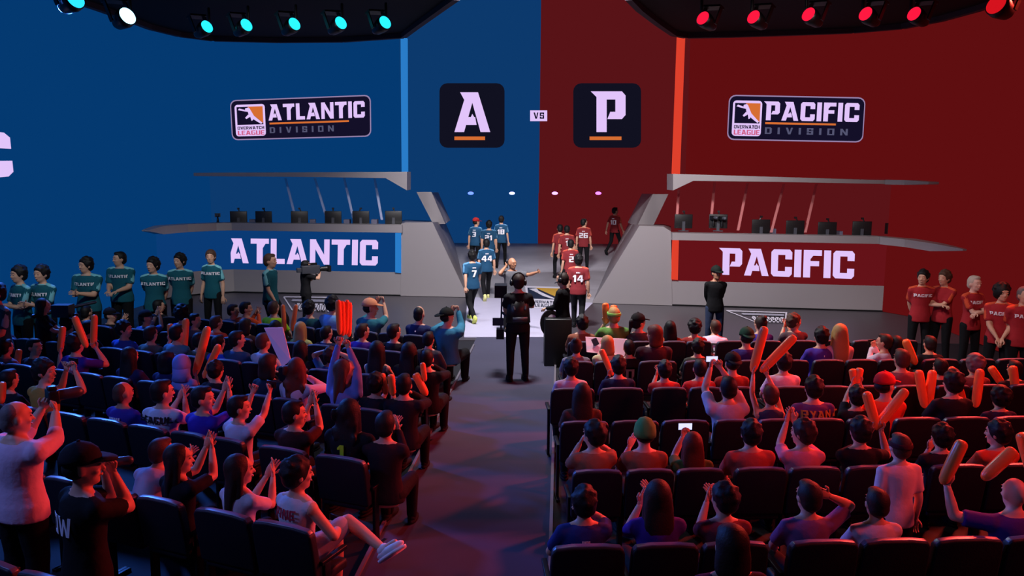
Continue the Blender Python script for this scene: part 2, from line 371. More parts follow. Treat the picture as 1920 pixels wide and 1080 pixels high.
# centre screens
YC = 27.6
def cz(x, y, off=0): return at_Y(x, y, YC-off)
rootC = empty('led_screen', label='tall central LED screen, half blue half red, with A VS P', category='led screen')
cl = cz(700, 362); cm = cz(1010.5, 362); crr = cz(1330, 362); top = 11.9
for nm, x0, x1, m in (('blue_half', cl.x, cm.x, M_BLUEC), ('red_half', cm.x, crr.x, M_REDC)):
    b = Blob(); b.box((x0, YC, cm.z), (x1, YC+.25, top)); obj(nm, b, m, rootC)
mid33 = at_Y(1009, 420, 33.5).x
for nm, x0, x1, m, lb in (('led_screen', -22, mid33, M_BLUEC, 'blue LED back wall at the top of the ramp'), ('led_screen', mid33, 22, M_REDC, 'red LED back wall at the top of the ramp')):
    b = Blob(); b.box((x0, 33.5, 0), (x1, 33.7, 6)); obj(nm, b, m, label=lb, category='led screen')
# A and P tiles, VS tile
def tile(letter, l, t, r, bt, M_):
    f = bilin(cz(l, t, .03), cz(r, t, .03), cz(r, bt, .03), cz(l, bt, .03))
    p = empty('logo_tile'); p.parent = rootC; 
    b = Blob(); b.prism(rrect(f, 0, 0, 1, 1, 1.0, .12), (0, .028, 0)); me = b.mesh('logo_tile', [M_])
    bpy.data.objects.remove(p)
    p = link('logo_tile', me, rootC, label='dark rounded tile with letter '+letter)
    g = (lambda u, v: f(.23+.55*u, .245+.615*v)+Vector((0, -.012, 0))) if letter == 'A' else (lambda u, v: f(.31+.46*u, .245+.63*v)+Vector((0, -.012, 0)))
    lb = letters_on(letter, g, thick=(0, .01, 0))[0]; obj('letter', lb, M_LET, p)
    u0, u1 = (.23, .70) if letter == 'A' else (.24, .71)
    b = Blob(); b.prism([f(u, v)+Vector((0, -.012, 0)) for u, v in rect(u0, .12, u1, .175)], (0, .01, 0)); obj('underline', b, M_LB, p)
tile('A', 824, 156, 946, 277, M_NAVY2); tile('P', 1075, 156, 1202, 277, M_NAVY2)
f = bilin(cz(994, 207, .05), cz(1026, 207, .05), cz(1026, 227, .05), cz(994, 227, .05))
b = Blob(); b.prism([f(0, 0), f(1, 0), f(1, 1), f(0, 1)], (0, .04, 0)); vs = obj('versus_tile', b, M_LET, rootC)
for lb in letters_on('VS', lambda u, v: f(.2+.62*u, .22+.58*v)+Vector((0, -.012, 0)), gap=.25, thick=(0, .01, 0)): obj('letter', lb, M_NAVY, vs)
# division logos
def division_logo(root, quad, A, B, word, wordbox, off=.04):
    Q = [on_plane(x, y, A, B, off) for x, y in quad]; f = bilin(*Q); n = Vector((0, -1, 0))
    W_ = (Q[1]-Q[0]).length; H_ = (Q[0]-Q[3]).length; asp = W_/H_
    def pr(nm, pts, m, k, parent): 
        b = Blob(); b.prism([p+n*(.008*k) for p in pts], (0, .007, 0)); return obj(nm, b, m, parent)
    base = pr('logo_border', rrect(f, -.008, -.03, 1.008, 1.03, asp, .16), M_BORDER, 0, root)
    pr('logo_backing', rrect(f, 0, 0, 1, 1, asp, .14), M_NAVY, 1, base)
    pr('badge', rrect(f, .025, .07, .245, .90, asp, .08), M_LET, 2, base)
    pr('badge_field', [f(u, v) for u, v in rect(.04, .37, .23, .84)], M_NAVY, 3, base)
    pr('badge_orange', [f(u, v) for u, v in ((.12, .84), (.23, .84), (.23, .40), (.16, .62))], M_LB, 4, base)
    b = Blob()
    for pts in ([(.05, .76), (.10, .72), (.10, .76), (.06, .80)], [(.10, .72), (.13, .70), (.13, .82), (.105, .80)], [(.12, .80), (.135, .80), (.165, .60), (.14, .56), (.125, .66)],
                [(.14, .56), (.165, .60), (.225, .41), (.215, .38), (.18, .46)], [(.14, .58), (.11, .52), (.10, .55), (.125, .64)], [(.14, .56), (.145, .47), (.155, .48), (.165, .55)]):
        b.prism([f(u, v)+n*.04 for u, v in pts], (0, .007, 0))
    obj('badge_figure', b, M_LET, base)
    def word_(s, u0, v0, u1, v1, m, gap=.12):
        for lb in letters_on(s, lambda u, v: f(u0+(u1-u0)*u, v0+(v1-v0)*v)+n*.024, gap=gap, thick=(0, .007, 0)): obj('letter', lb, m, base)
    word_('OVERWATCH', .04, .245, .235, .325, M_NAVY); word_('LEAGUE', .04, .10, .235, .215, M_PINK)
    word_(word, *wordbox, M_LET)
    pr('underline', [f(u, v) for u, v in rect(.275, .36, .80 if word[0] == 'P' else .85, .405)], M_LB, 2, base)
    word_('DIVISION', .275, .13, .74 if word[0] == 'A' else .89, .285, M_GREYT, gap=.75)
division_logo(rootL, [(433, 190), (693, 180), (694, 254), (437, 261)], LA_, LB_, 'ATLANTIC', (.27, .46, .965, .88))
division_logo(rootR, [(1369, 180), (1621, 185), (1616, 265), (1365, 260)], RA_, RB_, 'PACIFIC', (.27, .45, .965, .89))
# the big C at the left edge, on the side wall
XS = -10.30
f = bilin(at_X(-78, 238, XS), at_X(18, 250, XS), at_X(26, 330, XS), at_X(-62, 338, XS))
lb = letters_on('C', lambda u, v: f(u, v), thick=(-.03, 0, 0))[0]; obj('letter', lb, M_LET, rootL, label='large pale letter C')

# ------------------------------------------------------------------ team booths
def booth(side):
    L = side == 'L'
    A, B = (LA_, LB_) if L else (RA_, RB_)
    pl = lambda x, y, off=0: on_plane(x, y, A, B, off)
    rt = empty('team_booth', label=('blue-lit silver team booth with ATLANTIC on its desk front' if L else 'red-lit silver team booth with PACIFIC on its desk front'), category='stage booth')
    back = Vector((0, .25, 0))
    # ground polyline of the booth front, from the inner block outwards
    if L: gp = [ground_on(752, A, B), ground_on(440, A, B), (-9.1, 24.45), (-9.75, 23.75), (-9.98, 23.1)]; hz = .72; hl = 1.88
    else: gp = [ground_on(1258, A, B), ground_on(1640, A, B), ground_on(1700, A, B)]; hz = .70; hl = 1.80
    zs = (pl(440, 505).z if L else pl(1690, 537).z), (pl(600, 432).z if L else pl(1500, 452).z)
    hz, hl = zs
    sgn = 1 if L else -1
    b = Blob(); wall_strip(b, gp, 0, hz, sgn*.22); obj('base_panel', b, M_METAL, rt)
    # panel seams as a slim dark skirting
    b = Blob(); wall_strip(b, [(x, y-.012) for x, y in gp], 0, .03, sgn*.2); obj('skirting', b, M_BLACK, rt)
    b = Blob(); wall_strip(b, gp, hz, hl, sgn*.18); obj('led_front', b, M_BLUED if L else M_REDD, rt)
    # counter with tapering outer tip
    def ribbon(nm, G, dirs, z0, z1, dp, tip0, tip1):
        b = Blob(); n = len(G)
        for i in range(n-1):
            F, K = [], []
            for j, zz in ((i, 0), (i+1, 0), (i+1, 1), (i, 1)):
                lo, hi = (z0, z1) if j < n-1 else (tip0, tip1)
                q = Vector((G[j][0], G[j][1], hi if zz else lo)); F.append(q); K.append(q+Vector((dirs[j][0], dirs[j][1], 0))*dp)
            b.hexa(F, K)
        obj(nm, b, M_METAL, rt)
    gx = lambda x, off: ground_on(x, A, B, off)
    if L: ribbon('counter', [gx(755, .22), gx(600, .22), gx(440, .22), (-8.75, 24.35), (-9.35, 23.75), (-9.7, 22.9), (-9.86, 22.35)], [(0, 1)]*3+[(-.35, .9), (-.75, .6), (-.95, .3), (-1, 0)], hl-.02, pl(600, 420, .22).z, .45, hl+.10, hl+.13)
    else: ribbon('counter', [gx(1257, .22), gx(1500, .22), gx(1640, .22), (9.72, 21.75), (10.02, 21.0), (10.12, 19.9), (10.28, 18.75)], [(0, 1)]*3+[(.5, .8), (1, .3), (1, 0), (1, 0)], hl-.02, pl(1500, 441, .22).z, .42, hl+.10, hl+.14)
    # canopy
    if L: quadF = [(763, 322), (763, 357), (723, 334), (600, 332), (360, 330), (362, 324)]
    else:
        quadF = [(1262, 326), (1262, 357), (1300, 339), (1460, 341), (1660, 345), (1660, 338), (1500, 333)]
        zc = pl(1660, 341.5, .3).z; ribbon('canopy_end', [gx(1655, .3), (9.75, 21.75), (10.0, 21.2), (10.16, 20.3)], [(0, 1), (.5, .8), (1, .3), (1, 0)], zc-.06, zc+.06, .4, zc-.03, zc+.03)
    b = Blob(); b.prism([pl(x, y, .3) for x, y in quadF], (0, .9, 0)); obj('canopy', b, M_METAL, rt)
    # light strips
    if L:
        b = Blob(); b.prism([pl(x, y, .06) for x, y in ((741, 437), (752, 437), (752, 512), (741, 511))], (0, .1, 0)); obj('light_strip', b, M_STRIPB, rt)
        b = Blob(); b.prism([pl(x, y, .10) for x, y in ((751, 70), (762, 70), (763, 322), (753, 322))], (0, .3, 0)); obj('light_strip', b, M_STRIPB, rt)
    else:
        b = Blob(); b.prism([pl(x, y, .06) for x, y in ((1262, 447), (1273, 447), (1271, 525), (1259, 524))], (0, .1, 0)); obj('light_strip', b, M_STRIPR, rt)
        b = Blob(); b.prism([pl(x, y, .10) for x, y in ((1273, 64), (1285, 64), (1275, 328), (1263, 327))], (0, .3, 0)); obj('light_strip', b, M_STRIPR, rt)
    # inner block with slanted cheek and fin
    YB = 32.6
    if L:
        fr = [(751, 557), (877, 557), (811, 417), (760, 417), (752, 420)]
        bk = [at_Y(752, 500, YB), at_Y(853, 462, YB), at_Y(834, 414.5, YB), at_Y(760, 412, YB), at_Y(752, 414, YB)]
        fin = [(781, 360), (809, 360), (835, 420), (812, 420)]
    else:
        fr = [(1110, 567.5), (1260, 578), (1258, 434), (1244, 425), (1199, 423)]
        bk = [at_Y(1157, 462, YB), at_Y(1258, 505, YB), at_Y(1258, 424, YB), at_Y(1244, 420, YB), at_Y(1178, 419, YB)]
        fin = [(1224, 364), (1253, 364), (1224, 425), (1194, 425)]
    F = [pl(x, y, .02) for x, y in fr]
    F[0].z = 0; F[1].z = 0; bk[0].z = bk[0].z if not L else 0; bk[1].z = .8 if L else 0
    if not L: bk[0].z = .8
    b = Blob(); b.hexa(F, bk); obj('side_block', b, M_METAL, rt)
    Ff = [at_Y(x, y, YC-.05) for x, y in fin]; b = Blob(); b.prism(Ff, (0, 2.2, 0)); obj('slanted_fin', b, M_METAL, rt)
    # glass mullions standing on the desk under the canopy
    lines = [(535, 334, 553, 405), (590, 334, 612, 408), (645, 333, 663, 412), (702, 333, 716, 412)] if L else [(1273, 356, 1268, 425), (1340, 342, 1332, 428), (1402, 343, 1384, 432), (1470, 345, 1446, 436), (1531, 345, 1510, 436)]
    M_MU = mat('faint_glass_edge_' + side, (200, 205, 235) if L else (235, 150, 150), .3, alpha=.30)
    for x0, y0, x1, y1 in lines:
        p = pl(x0, y0, -.9); q = pl(x1, y1, -.25); b = Blob()
        b.hexa([p+Vector((-.035, 0, 0)), p+Vector((.035, 0, 0)), q+Vector((.035, 0, 0)), q+Vector((-.035, 0, 0))], [v+Vector((0, .02, 0)) for v in (p+Vector((-.035, 0, 0)), p+Vector((.035, 0, 0)), q+Vector((.035, 0, 0)), q+Vector((-.035, 0, 0)))])
        obj('glass_mullion', b, M_MU, rt)
    # desk lettering
    q = [(427, 447), (709, 450), (708, 498), (427, 493)] if L else [(1353, 465), (1603, 471), (1601, 523), (1352, 515)]
    off = .03
    f = bilin(*[pl(x, y, off) for x, y in q])
    for lb in letters_on('ATLANTIC' if L else 'PACIFIC', f, gap=.10, thick=(0, .02, 0)): obj('letter', lb, M_LET, rt)
    return rt
booth('L'); booth('R')

# downlights under the header
for i, (x, m) in enumerate(((883, (90, 120, 255)), (960, (170, 180, 255)), (1040, (235, 150, 255)), (1121, (225, 110, 250)))):
    p = cz(x, 361); e = empty('spotlight', (p.x, YC-.12, p.z-.02), label='small glowing %s light under the central screen, %s' % ('bluish' if i < 2 else 'violet', ('outer left', 'inner left', 'inner right', 'outer right')[i]), category='spotlight', group='small lights under the central screen')
    b = Blob(); b.box((-.06, 0, -.02), (.06, .16, .06)); obj('housing', b, M_GEARG, e)
    b = Blob(); b.ell((0, -.02, .0), (.10, .04, .05)); obj('lens', b, emit('header_light_%d' % i, m, 2.5), e, True)
    l = bpy.data.lights.new('ramp_light', 'SPOT'); l.spot_size = 2.2; l.spot_blend = .8; l.energy = 560; l.color = (.93, .92, 1); l.shadow_soft_size = .08
    lo = bpy.data.objects.new('ramp_light', l); C.objects.link(lo); lo.location = (p.x, YC+.2, p.z+.25); aim(lo, (p.x+(.3 if i < 2 else .6), 29.6, .4))

# ------------------------------------------------------------------ ceiling, soffits and stage lights
b = Blob(); b.box((-16, 0, 12), (16, 34.5, 12.2)); obj('ceiling', b, M_BLACK, kind='structure')
def soffit(px, z, label):
    P = [at_z(x, y, z) for x, y in px]
    rt = empty('ceiling_soffit', label=label, category='ceiling panel')
    b = Blob(); b.prism(P, (0, 0, .9)); obj('panel', b, M_BLACK, rt)
    n = len(P)-2; b = Blob()
    for i in range(n-1):
        p, q = P[i], P[i+1]; d = (q-p).normalized(); o = Vector((d.y, -d.x, 0))*.14
        b.hexa([p+Vector((0, 0, -.12)), q+Vector((0, 0, -.12)), q+Vector((0, 0, .2)), p+Vector((0, 0, .2))], [p+o+Vector((0, 0, -.12)), q+o+Vector((0, 0, -.12)), q+o+Vector((0, 0, .2)), p+o+Vector((0, 0, .2))])
    obj('rim', b, M_SOFF, rt)
ZS = 7.25
soffit([(850, -12), (815, 14), (775, 44), (752, 62), (640, 70), (520, 71), (400, 68), (340, 60), (285, 46), (235, 26), (185, 8), (120, -14), (60, -160), (1000, -160)], ZS, 'black hanging ceiling panel above the blue booth')
soffit([(1890, -10), (1830, 10), (1760, 30), (1690, 44), (1600, 52), (1500, 56), (1380, 60), (1290, 62), (1268, 58), (1240, 38), (1205, 10), (1185, -12), (1000, -160), (1985, -160)], ZS, 'black hanging ceiling panel above the red booth')
def fixture(x, y, z, col, r, lab, st=3.0, glow=None):
    p = at_z(x, y, z); e = empty('stage_light', p, label=lab, category='stage light', group='stage lights under the ceiling panels')
    d = (O-p).normalized(); q = d.to_track_quat('-Y', 'Z').to_matrix() @ Matrix.Rotation(math.radians(38 if x < 960 else -38), 3, 'Z') @ Matrix.Rotation(math.radians(-28), 3, 'X')
    e.rotation_euler = q.to_euler()
    b = Blob(); b.loft([(0, 0, 0), (0, .12, 0), (0, .34, 0), (0, .42, 0)], [(r*1.12,)*2, (r*1.15,)*2, (r*.8,)*2, (r*.4,)*2], Vector((1, 0, 0)), Vector((0, 0, 1)), 20); obj('lamp_head', b, M_GEAR, e, True)
    b = Blob(); b.loft([(0, -.012, 0), (0, .01, 0)], [(r,)*2, (r,)*2], Vector((1, 0, 0)), Vector((0, 0, 1)), 24); obj('lens', b, emit('lens_%d_%d_%d' % tuple(int(c) for c in col), col, st), e)
    b = Blob(); b.box((-r*1.5, .16, -.03), (-r*1.3, .24, r*2.4)); b.box((r*1.3, .16, -.03), (r*1.5, .24, r*2.4)); b.box((-r*1.5, .12, r*2.3), (r*1.5, .28, r*2.6)); obj('yoke', b, M_GEAR, e)
    b = Blob(); b.cap(p+Vector((0, .15, .05)), Vector((p.x, p.y+.15, 7.12)), .03, .03, 8); c = obj('clamp', b, M_GEAR, e, True); c.matrix_parent_inverse = (Matrix.Translation(p) @ e.rotation_euler.to_matrix().to_4x4()).inverted()
    return e
ordn = ['first', 'second', 'third', 'fourth', 'fifth']
for i, (x, y) in enumerate(((388, 50), (462, 47), (552, 45), (639, 43), (722, 42))):
    fixture(x, y, 6.72, (40, 225, 250), .135, 'cyan stage light under the left ceiling panel, %s from the left' % ordn[i], 1.3)
fixture(239, 30, 6.72, (150, 225, 255), .17, 'big white-blue glaring stage light left of the cyan row', 5)
fixture(141, -2, 6.72, (40, 200, 250), .17, 'cyan stage light cut off by the top left edge', 1.5)
for i, (x, y) in enumerate(((1318, 34), (1413, 32), (1516, 27), (1623, 26), (1714, 26))):
    fixture(x, y, 6.72, (255, 24, 62), .135, 'red stage light under the right ceiling panel, %s from the left' % ordn[i], 1.1)
fixture(1868, 8, 6.72, (235, 22, 34), .18, 'dim red stage light near the top right corner', .8)

# ------------------------------------------------------------------ desk equipment
def monitor(A, B, x, y, lab, hue, seed):
    rr = random.Random(seed); p = on_plane(x, y+12, A, B, -.25)
    e = empty('computer_monitor', (p.x, p.y, p.z), math.radians(4 if x < 960 else -6)+rr.uniform(-.12, .12), label=lab, category='monitor', group='monitors on the team desks')
    b = Blob(); b.box((-.25, -.02, .03), (.25, .02, .42)); me = bevel(b.mesh('display_housing', [M_GEAR]), .012); link('display_housing', me, e)
    b = Blob(); b.box((-.04, -.05, -.04), (.04, -.02, .22)); b.box((-.13, -.12, -.05), (.13, .1, -.03)); obj('stand', b, M_GEARG, e)
    b = Blob(); b.cap((rr.uniform(-.05, .05), 0, .42), (0, 0, .50), .02, .015); b.box((-.03, -.03, .47), (.03, .05, .52)); obj('webcam', b, M_GEAR, e)
    if rr.random() < .6:
        b = Blob(); b.box((.29, .1, -.05), (.46, .4, .16)); 
        c = empty('computer_tower', e.location, e.rotation_euler[2], label='small grey computer box beside the '+lab.split('monitor')[0]+'monitor'+lab.split('monitor')[1], category='computer', group='grey computer boxes on the team desks'); obj('case', b, mat('case_grey', (95, 95, 115), .5), c)
names = ['first', 'second', 'third', 'fourth', 'fifth', 'sixth']
for i, x in enumerate((448, 495, 562, 625, 677, 738)): monitor(LA_, LB_, x, 410, 'black monitor on the blue desk, %s from left' % names[i], 0, i)
for i, (x, y) in enumerate(((1281, 418), (1346, 418), (1426, 428), (1490, 430), (1550, 433), (1615, 432))): monitor(RA_, RB_, x, y, 'black monitor on the red desk, %s from left' % names[i], 1, i+20)
def small_camera(p, lab):
    e = empty('video_camera', p, .3, label=lab, category='camera'); b = Blob(); b.box((-.08, -.06, -.06), (.08, .06, .05)); obj('camera_body', b, M_GEAR, e)
    b = Blob(); b.cap((0, -.06, 0), (0, -.16, 0), .045, .05); obj('lens', b, M_GEARG, e, True)
    b = Blob(); b.cap((0, 0, -.06), (0, 0, -.22), .02, .04); obj('mount', b, M_GEAR, e, True)
small_camera(on_plane(1338, 408, RA_, RB_, -.2)+Vector((0, 0, .0)), 'small black camera above the second red-desk monitor')
small_camera(on_plane(1354, 409, RA_, RB_, -.2), 'small black camera right of another above the red desk')
small_camera(on_plane(408, 403, LA_, LB_, -.3), 'small black camera at the left end of the blue desk')
p = on_plane(1664, 428, RA_, RB_, -.2); b = Blob(); b.box((-.05, -.05, -.15), (.07, .05, .14)); o = obj('speaker', b, M_GEAR, label='small black speaker with white front at the red desk end', category='speaker'); o.location = p
b = Blob(); b.box((-.005, -.06, -.12), (.06, -.05, .11)); obj('speaker_front', b, M_SIGNW, o)

# ------------------------------------------------------------------ people
Z3 = Vector((0, 0, 1))
def ik(S, Tt, a, b, pole):
    S = Vector(S); Tt = Vector(Tt); d = Tt-S; L = min(d.length, (a+b)*.985); L = max(L, abs(a-b)+.05); d.normalize()
    x = (a*a-b*b+L*L)/(2*L); h = math.sqrt(max(0, a*a-x*x)); p = Vector(pole)-d*Vector(pole).dot(d)
    if p.length < 1e-4: p = d.orthogonal()
    p.normalize(); return S+d*x+p*h, S+d*L
# arm targets: name -> (right, left, pole_right, pole_left); local metres
ARMS_SIT = {
 'rest': ((.12, .36, .60), (-.12, .36, .60), (1, -.4, -.6), (-1, -.4, -.6)),
 'clap': ((.035, .36, 1.04), (-.035, .36, 1.04), (.3, -.1, -1), (-.3, -.1, -1)),
 'clapup': ((.04, .34, 1.22), (-.04, .34, 1.22), (.35, 0, -1), (-.35, 0, -1)),
 'phone': ((.06, .36, 1.24), (-.06, .36, 1.24), (.35, 0, -1), (-.35, 0, -1)),
 'phonehigh': ((.08, .34, 1.45), (-.08, .34, 1.45), (.5, 0, -1), (-.5, 0, -1)),
 'up': ((.24, .18, 1.52), (-.24, .18, 1.52), (1, .2, -.2), (-1, .2, -.2)),
 'headhold': ((.11, .02, 1.27), (-.11, .02, 1.27), (1, .2, .1), (-1, .2, .1)),
 'chin': ((.05, .17, 1.07), (-.12, .34, .66), (.8, .6, -.7), (-1, -.4, -.6)),
 'rup': ((.22, .20, 1.45), (-.12, .34, .64), (1, .2, -.2), (-1, -.4, -.6)),
 'lup': ((.12, .34, .64), (-.22, .20, 1.45), (1, -.4, -.6), (-1, .2, -.2)),
 'lap1': ((.16, .30, .70), (-.05, .36, .66), (1, -.4, -.6), (-1, -.4, -.6)),
}
ARMS_STAND = {
 'down': ((.25, .03, .80), (-.25, .03, .80), (.3, -1, 0), (-.3, -1, 0)),
 'walk': ((.25, .22, .88), (-.25, -.20, .86), (.3, -1, 0), (-.3, -1, 0)),
 'clap': ((.035, .32, 1.17), (-.035, .32, 1.17), (.3, -.2, -1), (-.3, -.2, -1)),
 'clasp': ((.035, .24, .93), (-.035, .24, .93), (1, -.5, -.5), (-1, -.5, -.5)),
 'folded': ((-.13, .21, 1.15), (.13, .24, 1.13), (1, .1, -.6), (-1, .1, -.6)),
 'behind': ((.06, -.20, .88), (-.06, -.20, .88), (1, -.4, 0), (-1, -.4, 0)),
 'waist': ((.08, .30, 1.05), (-.08, .30, 1.05), (.3, -.2, -1), (-.3, -.2, -1)),
 'camera': ((.10, .34, 1.50), (-.10, .34, 1.50), (.5, .1, -1), (-.5, .1, -1)),
 'cameraclose': ((.09, .22, 1.58), (-.09, .22, 1.58), (.5, .2, -1), (-.5, .2, -1)),
 'shoulder': ((.16, .34, 1.47), (-.05, .30, 1.30), (1, .2, -.9), (-1, 0, -.9)),
 'mic': ((.52, .36, 1.42), (-.05, .17, 1.50), (.4, 0, -.5), (-1, .2, -.8)),
 'steadi': ((.16, .42, 1.18), (-.10, .42, 1.00), (1, -.4, -.6), (-1, -.4, -.6)),
 'jib': ((.12, .42, 1.12), (-.12, .38, 1.06), (1, -.4, -.6), (-1, -.4, -.6)),
}
def add_hand(b, wrist, fdir, side, mode, mi=0):
    """palm, four unequal jointed fingers and a thumb from the side of the palm"""
    f = fdir.normalized(); up = Z3-f*Z3.dot(f)
    if up.length < .2: up = Vector((0, 1, 0))-f*f.y
    up.normalize(); sx = f.cross(up).normalized()
    # palm plane: fingers spread along w, palm normal nrm (towards which fingers curl)
    if mode in ('fist',): w, nrm = up, sx*(-side)
    elif mode == 'flat': w, nrm = up, sx*(-side)
    else: w, nrm = sx*side, -up
    if mode in ('clap',): w, nrm = f.cross(sx*(-side)).normalized(), sx*(-side)
    k0 = wrist; b.loft([k0-f*.015, k0+f*.02, k0+f*.055, k0+f*.088, k0+f*.098], [(.024, .019), (.034, .017), (.041, .015), (.040, .013), (.030, .007)], w, nrm, 10, mi)
    curl = {'flat': 8, 'clap': 8, 'fist': 72, 'relax': 28}[mode]
    for i, (o, ln) in enumerate(((.031, .070), (.011, .080), (-.010, .075), (-.030, .058))):
        p = k0+f*.088+w*o; d = f.copy(); spread = .08*o/.03 if mode != 'fist' else 0
        d = (d+w*spread).normalized(); r = .0085
        for seg, fr in enumerate((.45, .32, .23)):
            ax = d.cross(nrm).normalized(); a = math.radians(curl*(.9 if seg == 0 else 1.0)); d = (d*math.cos(a)+nrm*math.sin(a)).normalized()
            nrm2 = nrm; q = p+d*ln*fr; b.cap(p, q, r, r*.92, 6, mi); p = q; r *= .92
            nrm = (nrm-d*nrm.dot(d)); nrm = nrm.normalized() if nrm.length > .05 else nrm2
            if mode == 'fist' and seg == 0: nrm = -f if abs(d.dot(f)) < .9 else nrm2
        nrm = {'x': sx*(-side)}['x'] if mode in ('fist', 'flat', 'clap') else -up
    t0 = k0+f*.03+w*.030; d1 = (f*.75+w*.75+nrm*.35).normalized(); t1 = t0+d1*.042; d2 = (f*.95+w*.15+nrm*(.6 if mode == 'fist' else .2)).normalized(); t2 = t1+d2*.032
    b.cap(t0, t1, .0125, .0105, 6, mi); b.cap(t1, t2, .0105, .0085, 6, mi)

BODY = {}
def Rz(a): return Matrix.Rotation(a, 3, 'Z')
def Rx(a): return Matrix.Rotation(a, 3, 'X')
def skeleton(stance, lean, arms, w):
    J = {}
    sit = stance in ('sit', 'sitcross')
    J['P'] = Vector((0, 0, .53)) if sit else Vector((0, 0, .95))
    J['R'] = Matrix.Rotation(math.radians(-lean), 3, 'X')     # lean forward positive
    up = J['R'] @ Z3
    J['S'] = J['P']+up*.475
    J['H'] = J['P']+up*.60+Z3*.072+Vector((0, .02, 0))
    J['sh'] = [J['P']+J['R'] @ Vector((s*.172*w, 0, .425)) for s in (1, -1)]
    J['up'] = up
    return J
def torso_rings(J, w, inf, lo, hi, belly=0):
    prof = [(-.14, .13, .10), (-.06, .165, .115), (.04, .158, .112), (.16, .138+belly*.5, .100+belly), (.29, .150, .112), (.38, .172, .112), (.43, .172, .100), (.475, .130, .082), (.51, .080, .064), (.54, .058, .056)]
    cs, rs = [], []
    for t, rx, ry in prof:
        if lo <= t <= hi:
            cs.append(J['P']+J['R'] @ Vector((0, 0, t))); rs.append((rx*w+inf, ry*w+inf))
    return cs, rs
def legs_pts(stance, J):
    """hip, knee, ankle for right then left"""
    if stance == 'sit': return [(Vector((s*.10, 0, .50)), Vector((s*.15, .44, .52)), Vector((s*.14, .44, .09))) for s in (1, -1)]
    if stance == 'sitcross': return [(Vector((.10, 0, .52)), Vector((.20, .36, .74)), Vector((.60, .36, .60))), (Vector((-.10, 0, .50)), Vector((-.02, .44, .52)), Vector((.0, .42, .09)))]
    if stance == 'walk': return [(Vector((.095, 0, .90)), Vector((.10, .08, .50)), Vector((.10, -.34, .20))), (Vector((-.095, 0, .90)), Vector((-.10, .24, .52)), Vector((-.10, .20, .09)))]
    if stance == 'stride': return [(Vector((.095, 0, .90)), Vector((.10, .26, .52)), Vector((.10, .34, .09))), (Vector((-.095, 0, .90)), Vector((-.10, -.05, .48)), Vector((-.10, -.40, .16)))]
    return [(Vector((s*.10, 0, .90)), Vector((s*.12, .02, .49)), Vector((s*.13, -.01, .09))) for s in (1, -1)]
HS = 1.17
def head_frame(J, yaw, pitch):
    R = (Rz(math.radians(yaw)) @ Rx(math.radians(-pitch))) @ Matrix.Scale(HS, 3); return J['H'], R
def person_mesh(stance, lean, tg, yaw, pitch, w, hand, vox, belly=0, shorts=False):
    key = ('b', stance, lean, tuple(tuple(round(c, 2) for c in t) for t in tg), yaw, pitch, w, hand, vox, shorts)
    if key in BODY: return BODY[key]
    J = skeleton(stance, lean, tg, w); b = Blob(); R = J['R']
    cs, rs = torso_rings(J, w, 0, -.2, 1, belly); b.loft(cs, rs, R @ Vector((1, 0, 0)), R @ Vector((0, 1, 0)), 16)
    H, HR = head_frame(J, yaw, pitch)
    b.cap(J['P']+J['up']*.50, H+Vector((0, -.012, -.06)), .060, .054)
    h = lambda x, y, z: H+HR @ Vector((x, y, z))
    b.ell(h(0, -.005, .015), (.074, .094, .100), HR, 18, 12); b.ell(h(0, .022, -.055), (.056, .064, .062), HR, 14, 9)
    b.ell(h(0, .058, -.09), (.026, .024, .020), HR); b.cap(h(0, .083, .012), h(0, .106, -.026), .010, .015, 8)
    b.ell(h(0, .078, .036), (.050, .018, .014), HR)
    for s in (1, -1): b.ell(h(s*.077, -.005, -.008), (.010, .020, .032), HR, 10, 7); b.ell(h(s*.036, .064, -.024), (.022, .022, .018), HR, 10, 7)
    hands = []
    for i, s in enumerate((1, -1)):
        S = J['sh'][i]; E, Wr = ik(S, tg[i], .285, .255, tg[2+i])
        b.ell(S, (.058*w, .060*w, .060*w)); b.cap(J['P']+J['up']*.49+J['R'] @ Vector((s*.05, 0, 0)), S+Z3*.012, .042, .046*w); b.cap(S, E, .052*w, .041*w); b.cap(E, E+(Wr-E)*.35, .041*w, .042*w); b.cap(E+(Wr-E)*.35, Wr, .042*w, .027*w)
        hands.append((E, Wr, s))
    for hip, kn, an in legs_pts(stance, J):
        b.cap(hip, kn, .088*w, .058*w); b.cap(kn, kn+(an-kn)*.35, .056*w, .057*w); b.cap(kn+(an-kn)*.35, an, .057*w, .036*w)
        fd = Vector((0, 1, 0)) if abs((an-kn).normalized().z) > .6 else Vector((.62, .20, .50)).normalized()
        b.cap(an+Vector((0, 0, -.01)), an+fd*.13+Vector((0, 0, -.04 if fd.y > .9 else 0)), .036, .026)
    mats = [M_SIGNW, M_EYEW, M_EYED, M_LIP]
    me = remesh(b, mats[:1], vox)
    e = Blob()
    for E, Wr, s in hands: add_hand(e, Wr, (Wr-E), s, hand)
    for s in (1, -1):
        e.ell(h(s*.031, .084, .010), (.013, .008, .007), HR, 8, 5, 1); e.ell(h(s*.031, .0905, .010), (.006, .003, .006), HR, 8, 5, 2)
        e.cap(h(s*.018, .092, .032), h(s*.044, .084, .034), .0035, .003, 5, 2)
    e.ell(h(0, .090, -.056), (.021, .007, .006), HR, 10, 5, 3)
    me = append_blob(me, e, mats)
    info = dict(J=J, H=H, HR=HR, hands=[(Wr, (Wr-E).normalized()) for E, Wr, s in hands])
    BODY[key] = (me, info); return BODY[key]
